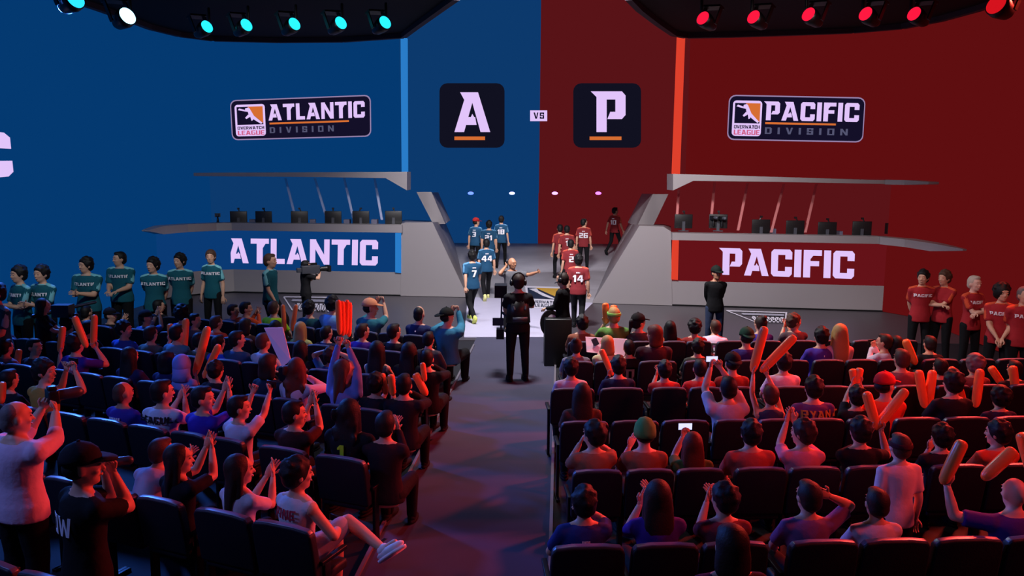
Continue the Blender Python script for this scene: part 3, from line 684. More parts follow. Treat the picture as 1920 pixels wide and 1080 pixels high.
def shirt_mesh(stance, lean, tg, w, sleeve, vox, belly=0, loose=.016):
    key = ('s', stance, lean, tuple(tuple(round(c, 2) for c in t) for t in tg), w, sleeve, vox, belly)
    if key in BODY: return BODY[key]
    J = skeleton(stance, lean, tg, w); b = Blob(); R = J['R']
    cs, rs = torso_rings(J, w, loose, -.1, .51, belly)
    P = J['P']; lo = -.10 if stance.startswith('sit') else -.14
    cs = [P+R @ Vector((0, 0, lo)), P+R @ Vector((0, 0, -.02))]+cs[1:]; rs = [(.178*w+loose, .125*w+loose), (.175*w+loose, .122*w+loose)]+rs[1:]
    rs[-1] = (.076, .066)
    b.loft(cs, rs, R @ Vector((1, 0, 0)), R @ Vector((0, 1, 0)), 18)
    for i, s in enumerate((1, -1)):
        S = J['sh'][i]; E, Wr = ik(S, tg[i], .285, .255, tg[2+i])
        if sleeve == 'tank': b.ell(S+Vector((-s*.02, 0, .005)), (.062*w, .070*w, .064*w)); continue
        b.ell(S, (.070*w,)*3); b.cap(P+J['up']*.47+R @ Vector((s*.06, 0, 0)), S+Z3*.012, .050, .058*w)
        q = .78 if sleeve == 'short' else 1
        d = (E-S); E2 = S+d*q
        X = d.normalized().orthogonal().normalized(); Y = d.normalized().cross(X)
        b.loft([S, S+d*q*.5, E2], [(.067*w,)*2, (.065*w,)*2, (.064*w if q < 1 else .053*w,)*2], X, Y, 12)
        if sleeve == 'long': b.ell(E, (.054*w,)*3); b.cap(E, Wr-(Wr-E)*.06, .052*w, .038*w)
        if sleeve == 'rolled': b.ell(E, (.054*w,)*3); b.cap(E, E+(Wr-E)*.3, .053*w, .05*w)
    me = remesh(b, [M_SIGNW], vox, 1); BODY[key] = me; return me
def trouser_mesh(stance, w, kind, lean=0):
    key = ('t', stance, w, kind)
    if key in BODY: return BODY[key]
    J = skeleton(stance, 0, None, w); b = Blob()
    b.ell(J['P']+Vector((0, 0, -.02)), (.172*w, .128*w, .13))
    for hip, kn, an in legs_pts(stance, J):
        if kind == 'shorts':
            d = kn-hip; b.cap(hip, hip+d*.85, .105*w, .088*w)
        else:
            b.cap(hip, kn, .103*w, .073*w); b.cap(kn, kn+(an-kn)*.97, .073*w, .056*w)
    me = remesh(b, [M_SIGNW], .022, 1); BODY[key] = me; return me
def shoe_mesh(stance, i):
    key = ('shoe', stance, i)
    if key in BODY: return BODY[key]
    hip, kn, an = legs_pts(stance, None)[i]; b = Blob()
    dn = (an-kn).normalized()
    if abs(dn.z) > .55:
        tilt = 0 if an.z < .12 else -.9
        R = Matrix.Rotation(tilt, 3, 'X'); c = an+R @ Vector((0, .055, -.04)) if tilt == 0 else an+R @ Vector((0, .05, -.04))
    else:
        R = Matrix(((.35, dn.x*.9, 0), (1, 0, 0), (0, .45, 1))).transposed(); yv = Vector((.62, .20, .50)).normalized(); zv = -dn; xv = yv.cross(zv).normalized(); zv = xv.cross(yv)
        R = Matrix((xv, yv, zv)).transposed(); c = an+R @ Vector((0, .06, -.035))
    b.ell(c, (.050, .145, .040), R, 14, 8); b.ell(c+R @ Vector((0, -.06, .035)), (.045, .06, .045), R, 12, 7)
    b.loft([c+R @ Vector((0, 0, -.048)), c+R @ Vector((0, 0, -.025))], [(.052, .150), (.054, .152)], R @ Vector((1, 0, 0)), R @ Vector((0, 1, 0)), 16)
    me = b.mesh('shoe', [M_SIGNW], True); BODY[key] = me; return me
def hair_mesh(style):
    key = ('hair', style)
    if key in BODY: return BODY[key]
    b = Blob(); r = random.Random(len(style)*7); vx = .014
    if style == 'under': b.ell((0, -.030, -.004), (.082, .082, .070), None, 18, 12)
    if style in ('short', 'messy', 'buzz', 'curly', 'part', 'fringe', 'bun', 'pony', 'long', 'longwavy', 'bob'):
        g = {'buzz': -.008, 'short': .004, 'messy': .010, 'curly': .022}.get(style, .008)
        b.ell((0, -.022, .026), (.081+g, .090+g, .094+g), None, 20, 14)
        b.ell((0, -.045, -.02), (.074+g, .066+g*.5, .075), None, 16, 10)
        if style in ('fringe', 'messy', 'bob', 'part'): b.ell((0, .028, .075), (.066, .062, .036)); b.ell((.03, .05, .06), (.036, .03, .03)); b.ell((-.03, .05, .06), (.036, .03, .03))
        if style == 'short': b.ell((0, .03, .09), (.055, .055, .03))
        if style in ('messy', 'curly'):
            n = 26 if style == 'messy' else 60
            for k in range(n):
                a = r.uniform(0, 2*PI); t = r.uniform(.0, 1.7); d = Vector((math.sin(t)*math.cos(a), math.sin(t)*math.sin(a), math.cos(t)))
                if d.y > .55 and d.z < .55: continue
                q = .019 if style == 'messy' else .024
                b.ell((d.x*(.080+g), -.02+d.y*(.088+g), .026+d.z*(.095+g)), (q, q, q), None, 8, 6)
        if style in ('long', 'longwavy'):
            b.loft([(0, -.03, .08), (0, -.045, 0), (0, -.058, -.08), (0, -.075, -.17), (0, -.088, -.27), (0, -.092, -.34), (0, -.088, -.38)],
                   [(.07, .07), (.094, .062), (.102, .05), (.106, .042), (.100, .036), (.080, .03), (.04, .018)])
            for s in (1, -1): b.cap((s*.072, -.005, .02), (s*.088, -.02, -.20), .028, .026)
            if style == 'longwavy':
                for k in range(24): b.ell((r.uniform(-.105, .105), -.085-r.uniform(0, .03), r.uniform(-.36, .02)), (.026, .02, .04), None, 8, 6)
        if style == 'bob':
            b.loft([(0, -.03, .05), (0, -.035, -.04), (0, -.04, -.12), (0, -.04, -.15)], [(.08, .07), (.098, .07), (.10, .065), (.08, .05)])
        if style == 'bun': b.ell((0, -.085, .105), (.045, .045, .042))
        if style == 'pony': b.ell((0, -.118, .03), (.025, .03, .03)); b.cap((0, -.13, .02), (0, -.145, -.14), .032, .018)
        if style == 'part': b.ell((.03, -.02, .095), (.06, .07, .035))
    me = remesh(b, [M_SIGNW], vx if style not in ('curly',) else .012, 2)
    BODY[key] = me; return me
def hat_mesh(kind):
    key = ('hat', kind)
    if key in BODY: return BODY[key]
    b = Blob()
    if kind in ('cap', 'capback', 'snapback'):
        b.loft([(0, -.012, .03), (0, -.012, .055), (0, -.012, .09), (0, -.014, .118), (0, -.015, .134), (0, -.015, .139)], [(.088, .105), (.087, .104), (.078, .092), (.054, .064), (.024, .03), (.006, .006)], n=20)
        s = -1 if kind == 'capback' else 1
        pts = [(.074*math.cos(a), -.01+s*(.075+.105*math.sin(a)), .042-(.022*math.sin(a) if kind != 'snapback' else 0)) for a in [PI*k/10 for k in range(11)]]
        b.prism([Vector(p) for p in pts], (0, 0, .010)); b.ell((0, -.015, .142), (.01, .01, .005), None, 8, 5)
    elif kind == 'beanie':
        b.loft([(0, -.015, -.01), (0, -.015, .03), (0, -.016, .08), (0, -.018, .125), (0, -.02, .145)], [(.088, .104), (.088, .104), (.080, .094), (.05, .06), (.012, .012)], n=20)
    elif kind == 'hood':
        b.ell((0, -.025, .018), (.105, .108, .125), None, 20, 14); b.loft([(0, -.03, -.02), (0, -.035, -.10), (0, -.03, -.17)], [(.10, .10), (.105, .09), (.13, .10)], n=18)
    elif kind == 'headband':
        b.loft([(0, -.016, .010), (0, -.014, .020), (0, -.010, .038), (0, -.008, .048)], [(.086, .103), (.0885, .105), (.0885, .105), (.085, .101)], n=20)
    elif kind == 'headphones':
        R = 12
        pts = [Vector((.093*math.cos(PI*k/R), -.01, .02+.115*math.sin(PI*k/R))) for k in range(R+1)]
        for p, q in zip(pts, pts[1:]): b.cap(p, q, .010, .010, 6)
        for s in (1, -1): b.ell((s*.096, -.008, -.005), (.026, .042, .046), None, 12, 8)
        b.cap((-.10, .02, -.03), (-.04, .115, -.06), .005, .008, 6)
    k_ = 1.0 if kind == 'headphones' else 1.05
    b.v = [(x*k_, y*k_, z*k_) for x, y, z in b.v]
    me = b.mesh(kind, [M_SIGNW], True); BODY[key] = me; return me
def oslot(o, mats):
    for i, m_ in enumerate(mats):
        if i < len(o.material_slots): o.material_slots[i].link = 'OBJECT'; o.material_slots[i].material = m_
SKIN = {'l': (206, 158, 132), 'm': (176, 124, 96), 'd': (112, 74, 56), 'p': (222, 178, 158)}
def cmat(rgb, kind='cloth'):
    k = '%s_%d_%d_%d' % ((kind,)+tuple(rgb))
    if kind == 'hair': return mat(k, rgb, .6, bump=.2, bscale=90, spec=.3)
    if kind == 'skin': return mat(k, rgb, .5, spec=.35)
    return mat(k, rgb, .85, bump=.35, bscale=14, spec=.2, var=.08)
HAIRC = {'k': (16, 14, 16), 'b': (44, 30, 24), 'r': (90, 42, 26), 'y': (176, 140, 84), 'g': (110, 100, 98), 'a': (74, 52, 40), 'w': (190, 176, 160)}
BOTTOM = {'black': (16, 16, 20), 'jeans': (40, 50, 74), 'grey': (70, 70, 80), 'check': (176, 170, 180)}
PEOPLE = []
def print_on(o, info, txt, z, h, col, w, back=True, squash=None, name='jersey_print'):
    """lettering wrapped on the torso, follows its curve"""
    L, tw = text_polys(txt, .16); J = info['J']; R = J['R']; P = J['P']; b = Blob(); sc = h; W_ = tw*sc*(squash or 1); s = -1 if back else 1
    def f(u, v):
        x = (u-.5)*W_; t = z+v*h; rx = .172*w+.022; ry = (.112+.020)*w+.006
        ry = ry*(1 if t < .4 else max(.5, 1-(t-.4)*3.2))
        y = ry*math.sqrt(max(.05, 1-min(.93, abs(x)/rx)**2))+.004
        return P+R @ Vector((x if not back else x, s*y, t))
    for g in L:
        for p in g:
            # split each piece so it bends
            pts = [((x/tw), y) for x, y in p]
            if not back: pts = [(1-x, y) for x, y in pts]
            b.prism([f(x, y) for x, y in pts], R @ Vector((0, s*.003, 0)))
    obj(name, b, col, o)
M_PRW = mat('white_print', (235, 232, 240), .6); M_PRK = mat('dark_print', (24, 24, 30), .7); M_PRR = mat('red_print', (160, 36, 60), .7); M_PRY = mat('yellow_print', (190, 220, 40), .7); M_PRG = mat('gold_print', (200, 150, 70), .7)
def person(X, Y, Zg, face, label, group=None, stance='sit', arms='rest', lean=0, yaw=0, pitch=0, w=1.0, scale=1.0, hand=None, skin='l', shirt=(90, 90, 100), sleeve='short',
           hair='short', hc='k', hat=None, hatc=(20, 20, 26), legs='black', lk='long', shoes=(24, 24, 28), tg=None, prints=(), vox=.0155, belly=0, trim=None, apron=None):
    A = (ARMS_SIT if stance.startswith('sit') else ARMS_STAND)
    base = A.get(arms) or A['rest' if stance.startswith('sit') else 'down']
    tgt = [tuple(v) for v in base]
    if lean: 
        R = Matrix.Rotation(math.radians(-lean), 3, 'X'); p0 = Vector((0, 0, .53 if stance.startswith('sit') else .95))
        for i in (0, 1):
            if tgt[i][2] > .85: tgt[i] = tuple(p0+R @ (Vector(tgt[i])-p0))
    M = Matrix.Translation((X, Y, Zg)) @ Matrix.Rotation(math.radians(face), 4, 'Z') @ Matrix.Scale(scale, 4)
    if tg:
        Mi = M.inverted()
        for i, t in enumerate(tg):
            if t is None: continue
            p = at_Y(t[0], t[1], Y+t[2]); q = Mi @ p; tgt[i] = tuple(q)
            tgt[2+i] = ((.45, 0, -1), (-.45, 0, -1))[i]
            if q.z > (1.3 if stance.startswith('sit') else 1.7): tgt[2+i] = ((.7, .3, -.5), (-.7, .3, -.5))[i]
    if hand is None: hand = {'clap': 'clap', 'clapup': 'clap', 'up': 'fist', 'phone': 'fist', 'phonehigh': 'fist', 'camera': 'fist', 'cameraclose': 'fist', 'mic': 'fist', 'steadi': 'fist', 'shoulder': 'fist'}.get(arms, 'relax')
    me, info = person_mesh(stance, lean, tgt, yaw, pitch, w, hand, vox, belly)
    o = link('person', me, None, label=label, category='person')
    if group: o['group'] = group
    o.matrix_world = M
    sk = cmat(SKIN[skin], 'skin'); oslot(o, [sk, M_EYEW, M_EYED, M_LIP])
    s = link('shirt', shirt_mesh(stance, lean, tgt, w, sleeve, .020, belly), o); oslot(s, [cmat(shirt)])
    t = link('shorts' if lk == 'shorts' else 'trousers', trouser_mesh(stance, w, lk), o); oslot(t, [cmat(BOTTOM[legs])])
    for i in (0, 1): q = link('shoe', shoe_mesh(stance, i), o); oslot(q, [cmat(shoes)])
    HM = Matrix.Translation(info['H']) @ info['HR'].to_4x4()
    if hat and hat != 'headphones' and hat != 'headband' and hair in ('short', 'messy', 'buzz', 'part', 'fringe', 'curly'): hair = 'under'
    if hair: q = link('hair', hair_mesh(hair), o); q.matrix_local = HM; oslot(q, [cmat(HAIRC[hc], 'hair')])
    hats = hat if isinstance(hat, (list, tuple)) else ([hat] if hat else [])
    for hk in hats: q = link({'capback': 'cap', 'snapback': 'cap'}.get(hk, hk), hat_mesh(hk), o); q.matrix_local = HM; oslot(q, [M_GEAR if hk == 'headphones' else cmat(hatc)])
    if trim:
        J = info['J']; R = J['R']; tm = cmat(trim)
        cb = Blob(); c0 = J['P']+J['up']*.505; cb.loft([c0+R @ Vector((0, .004, -.012)), c0+R @ Vector((0, .004, .010))], [(.086, .076), (.080, .070)], R @ Vector((1, 0, 0)), R @ Vector((0, 1, 0)), 18)
        q = obj('collar', cb, tm, o, True)
        for i, s_ in enumerate((1, -1)):
            S = J['sh'][i]; E, Wr = ik(S, tgt[i], .285, .255, tgt[2+i]); sb = Blob()
            base_ = J['P']+J['up']*.475+R @ Vector((s_*.085, 0, .0))
            top_ = Vector((0, 0, .030)); out_ = R @ Vector((s_*.012, 0, 0))
            sb.cap(base_+top_*.75, S+top_+out_, .034*w, .048*w, 10); sb.cap(S+top_+out_, S+(E-S)*.60+out_*1.4, .048*w, .056*w, 10)
            obj('shoulder_panel', sb, tm, o, True)
    for txt, z, h, m_, back, sq in prints: print_on(o, info, txt, z, h, m_, w, back, sq)
    PEOPLE.append((o, info, M))
    return o, info, M

# ------------------------------------------------------------------ seats and rows
ROWS = {'La': (13.33, -.33), 'Lb': (11.96, -.35), 'Lc': (10.42, -.367), 'Ld': (8.83, -.39), 'Le': (7.18, -.403), 'Lf': (5.55, -.417), 'Lg': (4.1, -.42),
        'R1': (13.35, .06), 'R2': (11.93, .06), 'R3': (10.42, .06), 'R4': (9.0, .06), 'R5': (7.48, .06), 'R6': (5.92, .06), 'R7': (4.4, .06)}
ORD = ['front', 'second', 'third', 'fourth', 'fifth', 'sixth', 'last']
def rowname(r): return '%s row, %s block' % (ORD['abcdefg'.index(r[1]) if r[0] == 'L' else int(r[1])-1], 'left' if r[0] == 'L' else 'right')
def online(row, px, z, dy=.22):
    a, k = ROWS[row]; a += dy; X = 0
    for _ in range(80):
        Y = a+k*X; X += (px-proj((X, Y, z))[0])*Y/FPX*.8
    return X, a+k*X
def seat_parts():
    n = 9; prof = []
    b = Blob(); F, Bk = [], []
    out = [(-.280, .0), (-.284, .30), (-.278, .435), (-.250, .474), (-.12, .488), (.12, .488), (.250, .474), (.278, .435), (.284, .30), (.280, .0)]
    F = [Vector((x, 0.045-(.16*z), .44+z)) for x, z in out]; b.prism(F, (0, -.085, 0)); back = bevel(b.mesh('backrest', [M_SEAT]), .022, 3, 25)
    b = Blob(); top_ = [(-.270, .455), (-.245, .480), (-.12, .494), (.12, .494), (.245, .480), (.270, .455)]
    b.prism([Vector((x, .030-(.16*z), .44+z)) for x, z in top_]+[Vector((x*.99, .030-(.16*z), .425+z)) for x, z in reversed(top_)], (0, -.055, 0)); trim = bevel(b.mesh('rim_highlight_strip', [M_RIMHL]), .006, 2, 25)  # added strip along the backrest top, stands in for its rim highlight
    b = Blob(); b.box((-.25, -.02, .38), (.25, .44, .47)); cush = bevel(b.mesh('seat_cushion', [M_SEAT]), .03, 3)
    arms = []
    for s in (-1, 1):
        b = Blob(); b.box((s*.29-.022, .0, .60), (s*.29+.022, .34, .635)); b.box((s*.29-.016, .04, -.03), (s*.29+.016, .12, .60)); b.box((s*.29-.022, -.05, -.03), (s*.29+.022, .26, 0)); arms.append(bevel(b.mesh('armrest', [M_SEATP]), .006, 2))
    return back, cush, arms, trim
M_RIMHL = mat('seat_rim_highlight', (84, 88, 112), .35, spec=.7)  # paler than the seat fabric, so the highlight line is in the colour
SB, SC, SA, STR = seat_parts()
seat_n = 0
def seat(x, y, rz, wd, label):
    e = empty('theatre_seat', (x, y, 0), rz, label=label, category='seat', group='navy theatre seats'); e.scale = (wd/.58, 1, 1)
    link('backrest', SB, e); link('seat_cushion', SC, e); link('rim_highlight_strip', STR, e)
    for a in SA: link('armrest', a, e)
OCC = {r: [] for r in ROWS}
def nth(n):
    return ['first', 'second', 'third', 'fourth', 'fifth', 'sixth', 'seventh', 'eighth', 'ninth', 'tenth', 'eleventh', 'twelfth', 'thirteenth', 'fourteenth', 'fifteenth', 'sixteenth', 'seventeenth', 'eighteenth', 'nineteenth', 'twentieth'][n] if n < 20 else 'number %d' % (n+1)
def fill_seats():
    for r, (a, k) in ROWS.items():
        left = r[0] == 'L'
        edge = [t for t in [0]]
        X = 0
        Yg = a+k*(-1.2 if left else .9)
        x_in = (al(Yg)-.55) if left else (ar(Yg)+.36)
        x_out = -(Yg+3)*.62-1.0 if left else Yg*.66+.6
        if r == 'La': x_out = -7.1
        if r == 'Lb': x_out = -8.2
        if r in ('Lc',): x_out = -8.4
        if left: x_out = max(x_out, -9.3)
        if r == 'R1': x_out = 6.9
        if not left: x_out = min(x_out, 8.6)
        xs = sorted(x for x in OCC[r]); 
        cosr = 1/math.sqrt(1+k*k); pitch = .58*cosr
        # positions: occupied ones, gaps filled evenly
        mer = []
        for x in xs:
            if mer and x-mer[-1] < pitch*.72: continue
            mer.append(x)
        lo, hi = (x_out, x_in) if left else (x_in, x_out)
        pts = [x for x in mer if lo-.2 < x < hi+.3]
        if not pts: pts = [x_in]
        full = list(pts)
        for p, q in zip(pts, pts[1:]):
            n = round((q-p)/pitch)-1
            for i in range(n): full.append(p+(q-p)*(i+1)/(n+1))
        x = pts[0]-pitch
        while x > lo-.05: full.append(x); x -= pitch
        x = pts[-1]+pitch
        while x < hi+.05: full.append(x); x += pitch
        full.sort(reverse=left)
        for i, x in enumerate(full):
            nb = [abs(x-q) for q in full if q != x]; wd = min(.60, max(.44, min(nb)/cosr)) if nb else .58
            y = a+k*x; u, v = proj((x, y, .9))
            if u < -90 or u > 2010 or v > 1230: continue
            seat(x, y-.04, math.atan(k), wd*.985, 'dark navy theatre seat, %s, %s from the aisle' % (rowname(r), nth(i)))
SITN = {}
def sit(row, px, py, desc, **k):
    """desc singles the person out; px,py = head centre"""
    X, Y = online(row, px, 1.18); a, kk = ROWS[row]
    lean = k.get('lean', 0); up = math.sin(math.radians(90-lean))
    nat = .53+.60*up+.085
    dl = .60*math.sin(math.radians(lean))
    Yh = Y+dl; d = ray(px, py); z = CH+d.z*(Yh/d.y)
    sc = max(.90, min(1.12, z/nat)) if 'scale' not in k else k['scale']
    k['scale'] = sc
    OCC[row].append(X)
    # head lands over px: shift root for lean
    face = math.degrees(math.atan(kk))+k.pop('turn', 0)
    lab = '%s, %s' % (desc, rowname(row))
    k.setdefault('group', 'seated audience in the %s block' % ('left' if row[0] == 'L' else 'right'))
    return person(X, Y, -.03, face, lab, **k)
def standp(px, py, desc, hz=1.635, face=0, Y=None, zg=0, **k):
    """standing figure whose head centre is at px,py; Y solved from the head height unless given"""
    d = ray(px, py); s = k.get('scale', 1.0)
    if Y is None:
        Y = 18
        for _ in range(60):
            z0 = rampz(d.x/d.y*Y, Y) if zg == 'ramp' else zg
            Y = (hz*s+z0-CH)/(d.z/d.y) if abs(d.z) > 1e-4 else Y
            if zg == 'ramp': Y = .5*Y+.5*min(40, (hz*s+rampz(d.x/d.y*Y, Y)-CH)/(d.z/d.y))
    X = d.x/d.y*Y; z0 = rampz(X, Y) if zg == 'ramp' else zg
    if 'scale' not in k and zg != 'ramp':
        z = CH+d.z/d.y*Y; k['scale'] = max(.85, min(1.13, (z-z0)/hz))
    k.setdefault('stance', 'stand'); k.setdefault('arms', 'down')
    return person(X, Y, z0, face, desc, **k)

# ------------------------------------------------------------------ thunder sticks
STK = {}
def stick(P, Q, r, label):
    P = Vector(P); Q = Vector(Q); L = (Q-P).length; key = round(L/r, 1)
    if 'm' not in STK:
        b = Blob(); cs = []; rs = []
        for t, q in ((0, .25), (.03, .55), (.10, .85), (.25, 1), (.6, 1.03), (.9, 1), (.96, .85), (.99, .55), (1.0, .2)): cs.append((0, 0, t)); rs.append((q, q))
        b.loft(cs, rs, n=14); STK['m'] = b.mesh('inflatable_stick', [M_STICK], True)
    o = link('inflatable_stick', STK['m'], None, label=label, category='inflatable stick', group='orange inflatable sticks')
    o.matrix_world = Matrix.Translation(P) @ (Q-P).to_track_quat('Z', 'Y').to_matrix().to_4x4() @ Matrix.Diagonal((r, r, L, 1))
    return o
def hstick(per, i, tip, label, r=.047, back=.06, dY=0, L=None):
    """stick held in hand i (0 right, 1 left) pointing at pixel tip"""
    o, info, M = per; Wr, fd = info['hands'][i]; h = M @ (Wr+fd*.075)
    t = at_Y(tip[0], tip[1], h.y+dY); d = (t-h).normalized()
    return stick(h-d*back, t, r, label)
def fstick(a, b_, Y, label, r=.047, dY=0): return stick(at_Y(a[0], a[1], Y), at_Y(b_[0], b_[1], Y+dY), r, label)
def phone_in(per, i, label, lit=False, s=1):
    o, info, M = per; Wr, fd = info['hands'][i]; h = M @ (Wr+fd*.08); e = link('phone', None if False else BODY.setdefault('phone', bevel((lambda b: (b.box((-.078, -.005, -.038), (.078, .005, .038)), b.mesh('phone', [M_PHONE]))[1])(Blob()), .004)), None, label=label, category='phone')
    e.matrix_world = Matrix.Translation(h+Vector((0, .02, .03))) @ Matrix.Rotation(o.matrix_world.to_euler()[2], 4, 'Z')
    if lit:
        b = Blob(); b.box((-.07, -.0075, -.033), (.07, -.005, .033)); obj('screen', b, M_SCREEN, e)
    return e
def photo_camera(P, rz, label, s=1.0, pitch=0):
    e = empty('photo_camera', P, rz, label=label, category='camera'); e.scale = (s,)*3
    b = Blob(); b.box((-.07, -.035, -.05), (.07, .035, .045)); b.box((-.03, -.03, .04), (.03, .03, .07)); link('camera_body', bevel(b.mesh('camera_body', [M_GEAR]), .01), e)
    b = Blob(); b.cap((0, .03, 0), (0, .16, 0), .036, .042, 14); obj('lens', b, M_GEARG, e, True)
    return e

# ------------------------------------------------------------------ players and crew standing
TEAL = (22, 96, 104); BLUEJ = (30, 72, 104); REDJ = (128, 42, 48); TEALF = (22, 86, 100)
PF_A = lambda t='ATLANTIC': [(t, .33, .055, M_PRW, False, None)]
PF_P = [('PACIFIC', .33, .055, M_PRW, False, None)]
GA = 'players in teal jerseys beside the stage'; GP = 'players in red jerseys beside the stage'
kw = dict(shirt=TEALF, legs='black', vox=.018, scale=1.12, trim=(120, 190, 200), group=GA)
standp(37, 513, 'person in teal jersey clapping, second from left in the teal lineup', face=150, arms='clap', hair='messy', prints=PF_A(), **kw)
standp(79, 512, 'person in teal jersey clapping, behind the jib camera operator', face=165, arms='clap', hair='messy', prints=PF_A(), **kw)
standp(-6, 549, 'person in teal jersey cut off by the left edge', face=150, arms='waist', hair='messy', **kw)
standp(162, 496, 'person in teal jersey clapping, stocky, fourth from left', face=175, arms='clap', yaw=-25, w=1.16, hair='messy', prints=PF_A(), **kw)
standp(225, 484, 'person in teal jersey and dark glasses, hands clasped, fifth from left', face=175, arms='waist', yaw=-35, w=1.16, hair='short', prints=PF_A(), **kw)
standp(287, 496, 'person in teal jersey, hands behind back, sixth from left', face=185, arms='behind', yaw=-20, w=1.0, hair='messy', prints=PF_A(), **kw)
standp(337, 488, 'person in teal jersey, hands behind back, seventh from left', face=185, arms='behind', yaw=-20, w=1.0, hair='messy', prints=PF_A(), **kw)
standp(396, 480, 'tall slim person in teal jersey, arms hanging down, before the blue booth', face=165, arms='down', yaw=25, w=.92, hair='fringe', hc='a', prints=PF_A(), **kw)
standp(505, 488, 'person in teal jersey walking right past the ATLANTIC sign', face=-100, arms='walk', stance='walk', hair='short', hc='a', **kw)
# shoulder-camera operator at the booth
cp = standp(572, 497, 'camera operator in black T-shirt with shoulder camera before the blue booth', face=-55, arms='shoulder', shirt=(20, 20, 24), hair='short', hc='k', Y=19.3, vox=.018, sleeve='short')
def shoulder_camera(per, off, label):
    o, info, M = per; e = empty('shoulder_camera', label=label, category='camera'); e.matrix_world = M @ Matrix.Translation(info['H']+Vector(off))
    b = Blob(); b.box((-.08, -.28, -.09), (.08, .20, .12)); b.box((-.05, -.40, -.05), (.05, -.28, .07)); link('camera_body', bevel(b.mesh('camera_body', [M_GEARG]), .015), e)
    b = Blob(); b.cap((0, .20, .01), (0, .42, .01), .055, .075, 16); b.box((-.10, .42, -.07), (.10, .50, .09)); obj('lens', b, M_GEAR, e)
    b = Blob(); b.box((-.15, .02, .06), (-.08, .16, .16)); obj('viewfinder', b, M_GEAR, e)
    b = Blob(); b.cap((0, -.2, .17), (0, .14, .17), .014, .014, 8); b.cap((0, -.2, .12), (0, -.2, .17), .012, .012, 6); b.cap((0, .14, .12), (0, .14, .17), .012, .012, 6); obj('handle', b, M_GEAR, e, True)
shoulder_camera(cp, (.19, .08, -.10), 'shoulder-mounted video camera held before the ATLANTIC sign')
# jib operator
jp = standp(79, 572, 'camera operator with long brown hair at the jib, far left', face=-70, arms='jib', shirt=(20, 18, 24), hair='long', hc='b', Y=13.4, vox=.018)
e = empty('camera_jib', label='black camera jib arm beside the long-haired operator', category='camera crane')
p = at_Y(118, 580, 13.2); q = at_Y(158, 571, 14.6); base = Vector((p.x+.2, p.y, 0))
b = Blob(); b.cap(p-Vector((.5, 0, .12)), q+(q-p)*.6, .035, .03, 8); obj('boom', b, M_GEAR, e, True)
b = Blob(); b.cap(base+Vector((0, 0, .1)), Vector((base.x, base.y, p.z-.1)), .05, .05, 10); b.box((base.x-.3, base.y-.3, -.03), (base.x+.3, base.y+.3, .1)); obj('pedestal', b, M_GEAR, e)
b = Blob(); b.box((p.x-.14, p.y-.1, p.z-.12), (p.x+.14, p.y+.1, p.z+.08)); obj('camera_head', b, M_GEAR, e)
# walking blue team on the ramp
kw = dict(shirt=BLUEJ, legs='black', sleeve='short', vox=.018, zg='ramp', trim=(90, 140, 180), group='players walking up the ramp')
NM = lambda num, sc=.15: [('______', .375, .035, M_PRW, True, None), (num, .17, .165, M_PRW, True, None)]
standp(885, 479, 'person in blue jersey number 7 walking up to the stage', face=25, arms='walk', stance='stride', hair='messy', prints=NM('7'), shoes=(220, 230, 120), w=1.06, **kw)
standp(912, 456, 'person in blue jersey number 44 on the ramp', face=10, arms='down', stance='stride', hair='short', prints=NM('44'), shoes=(220, 220, 150), **kw)
standp(917, 421, 'stocky person in blue jersey number 21 on the ramp', face=-5, arms='down', stance='walk', hair='messy', prints=NM('21'), w=1.12, **kw)
standp(891, 416, 'person in blue jersey with a red cap at the top of the ramp', face=-20, arms='down', lean=8, yaw=-40, hair='short', hat='cap', hatc=(150, 30, 30), prints=NM('3'), **kw)
standp(940, 411, 'person in blue jersey number 18 at the top of the ramp', face=-6, arms='down', stance='stride', hair='short', prints=NM('18'), w=.95, **kw)
kw['shirt'] = REDJ; kw['trim'] = (200, 84, 66)
standp(1085, 487, 'person in red jersey number 14 at the foot of the ramp', face=-8, arms='down', stance='walk', hair='messy', prints=NM('14'), w=1.06, **kw)
standp(1070, 457, 'person in red jersey number 2 just ahead of number 14', face=8, arms='down', stance='stride', hair='short', prints=NM('2'), **kw)
standp(1063, 430, 'person in red jersey number 1 in the middle of the red group', face=0, arms='down', stance='stride', hair='short', prints=NM('1'), w=1.04, **kw)
standp(1050, 428, 'person in red jersey half hidden at left of the red group', face=10, arms='down', stance='walk', hair='short', **dict(kw, w=.95))
standp(1095, 417, 'person in red jersey number 26 looking right on the ramp', face=-10, arms='down', yaw=-45, hair='short', prints=NM('26'), **kw)
standp(1153, 395, 'person in dark red jersey number 10 striding away to the right', face=-35, arms='walk', stance='stride', yaw=-35, hair='short', prints=NM('10'), w=.95, **dict(kw, shirt=(128, 34, 40)))
# host
hp = standp(960, 493, 'bald bearded person in grey shirt speaking and pointing right', face=-172, yaw=35, arms='mic', Y=18.9, hair=None, shirt=(92, 92, 98), legs='black', skin='m', w=1.1, belly=.02, vox=.017,
            tg=((948, 500, -.12), (1012, 510, -.36)), hand='fist')
o, info, M = hp; h = M @ (info['hands'][0][0]+info['hands'][0][1]*.07)
e = empty('microphone', h+Vector((0, 0, .0)), label='black hand microphone held by the bald host', category='microphone')
b = Blob(); b.cap((0, 0, -.07), (0, 0, .06), .014, .018, 8); obj('handle', b, M_GEAR, e, True); b = Blob(); b.ell((0, 0, .09), (.026, .026, .03)); obj('grille', b, M_GEARG, e, True)
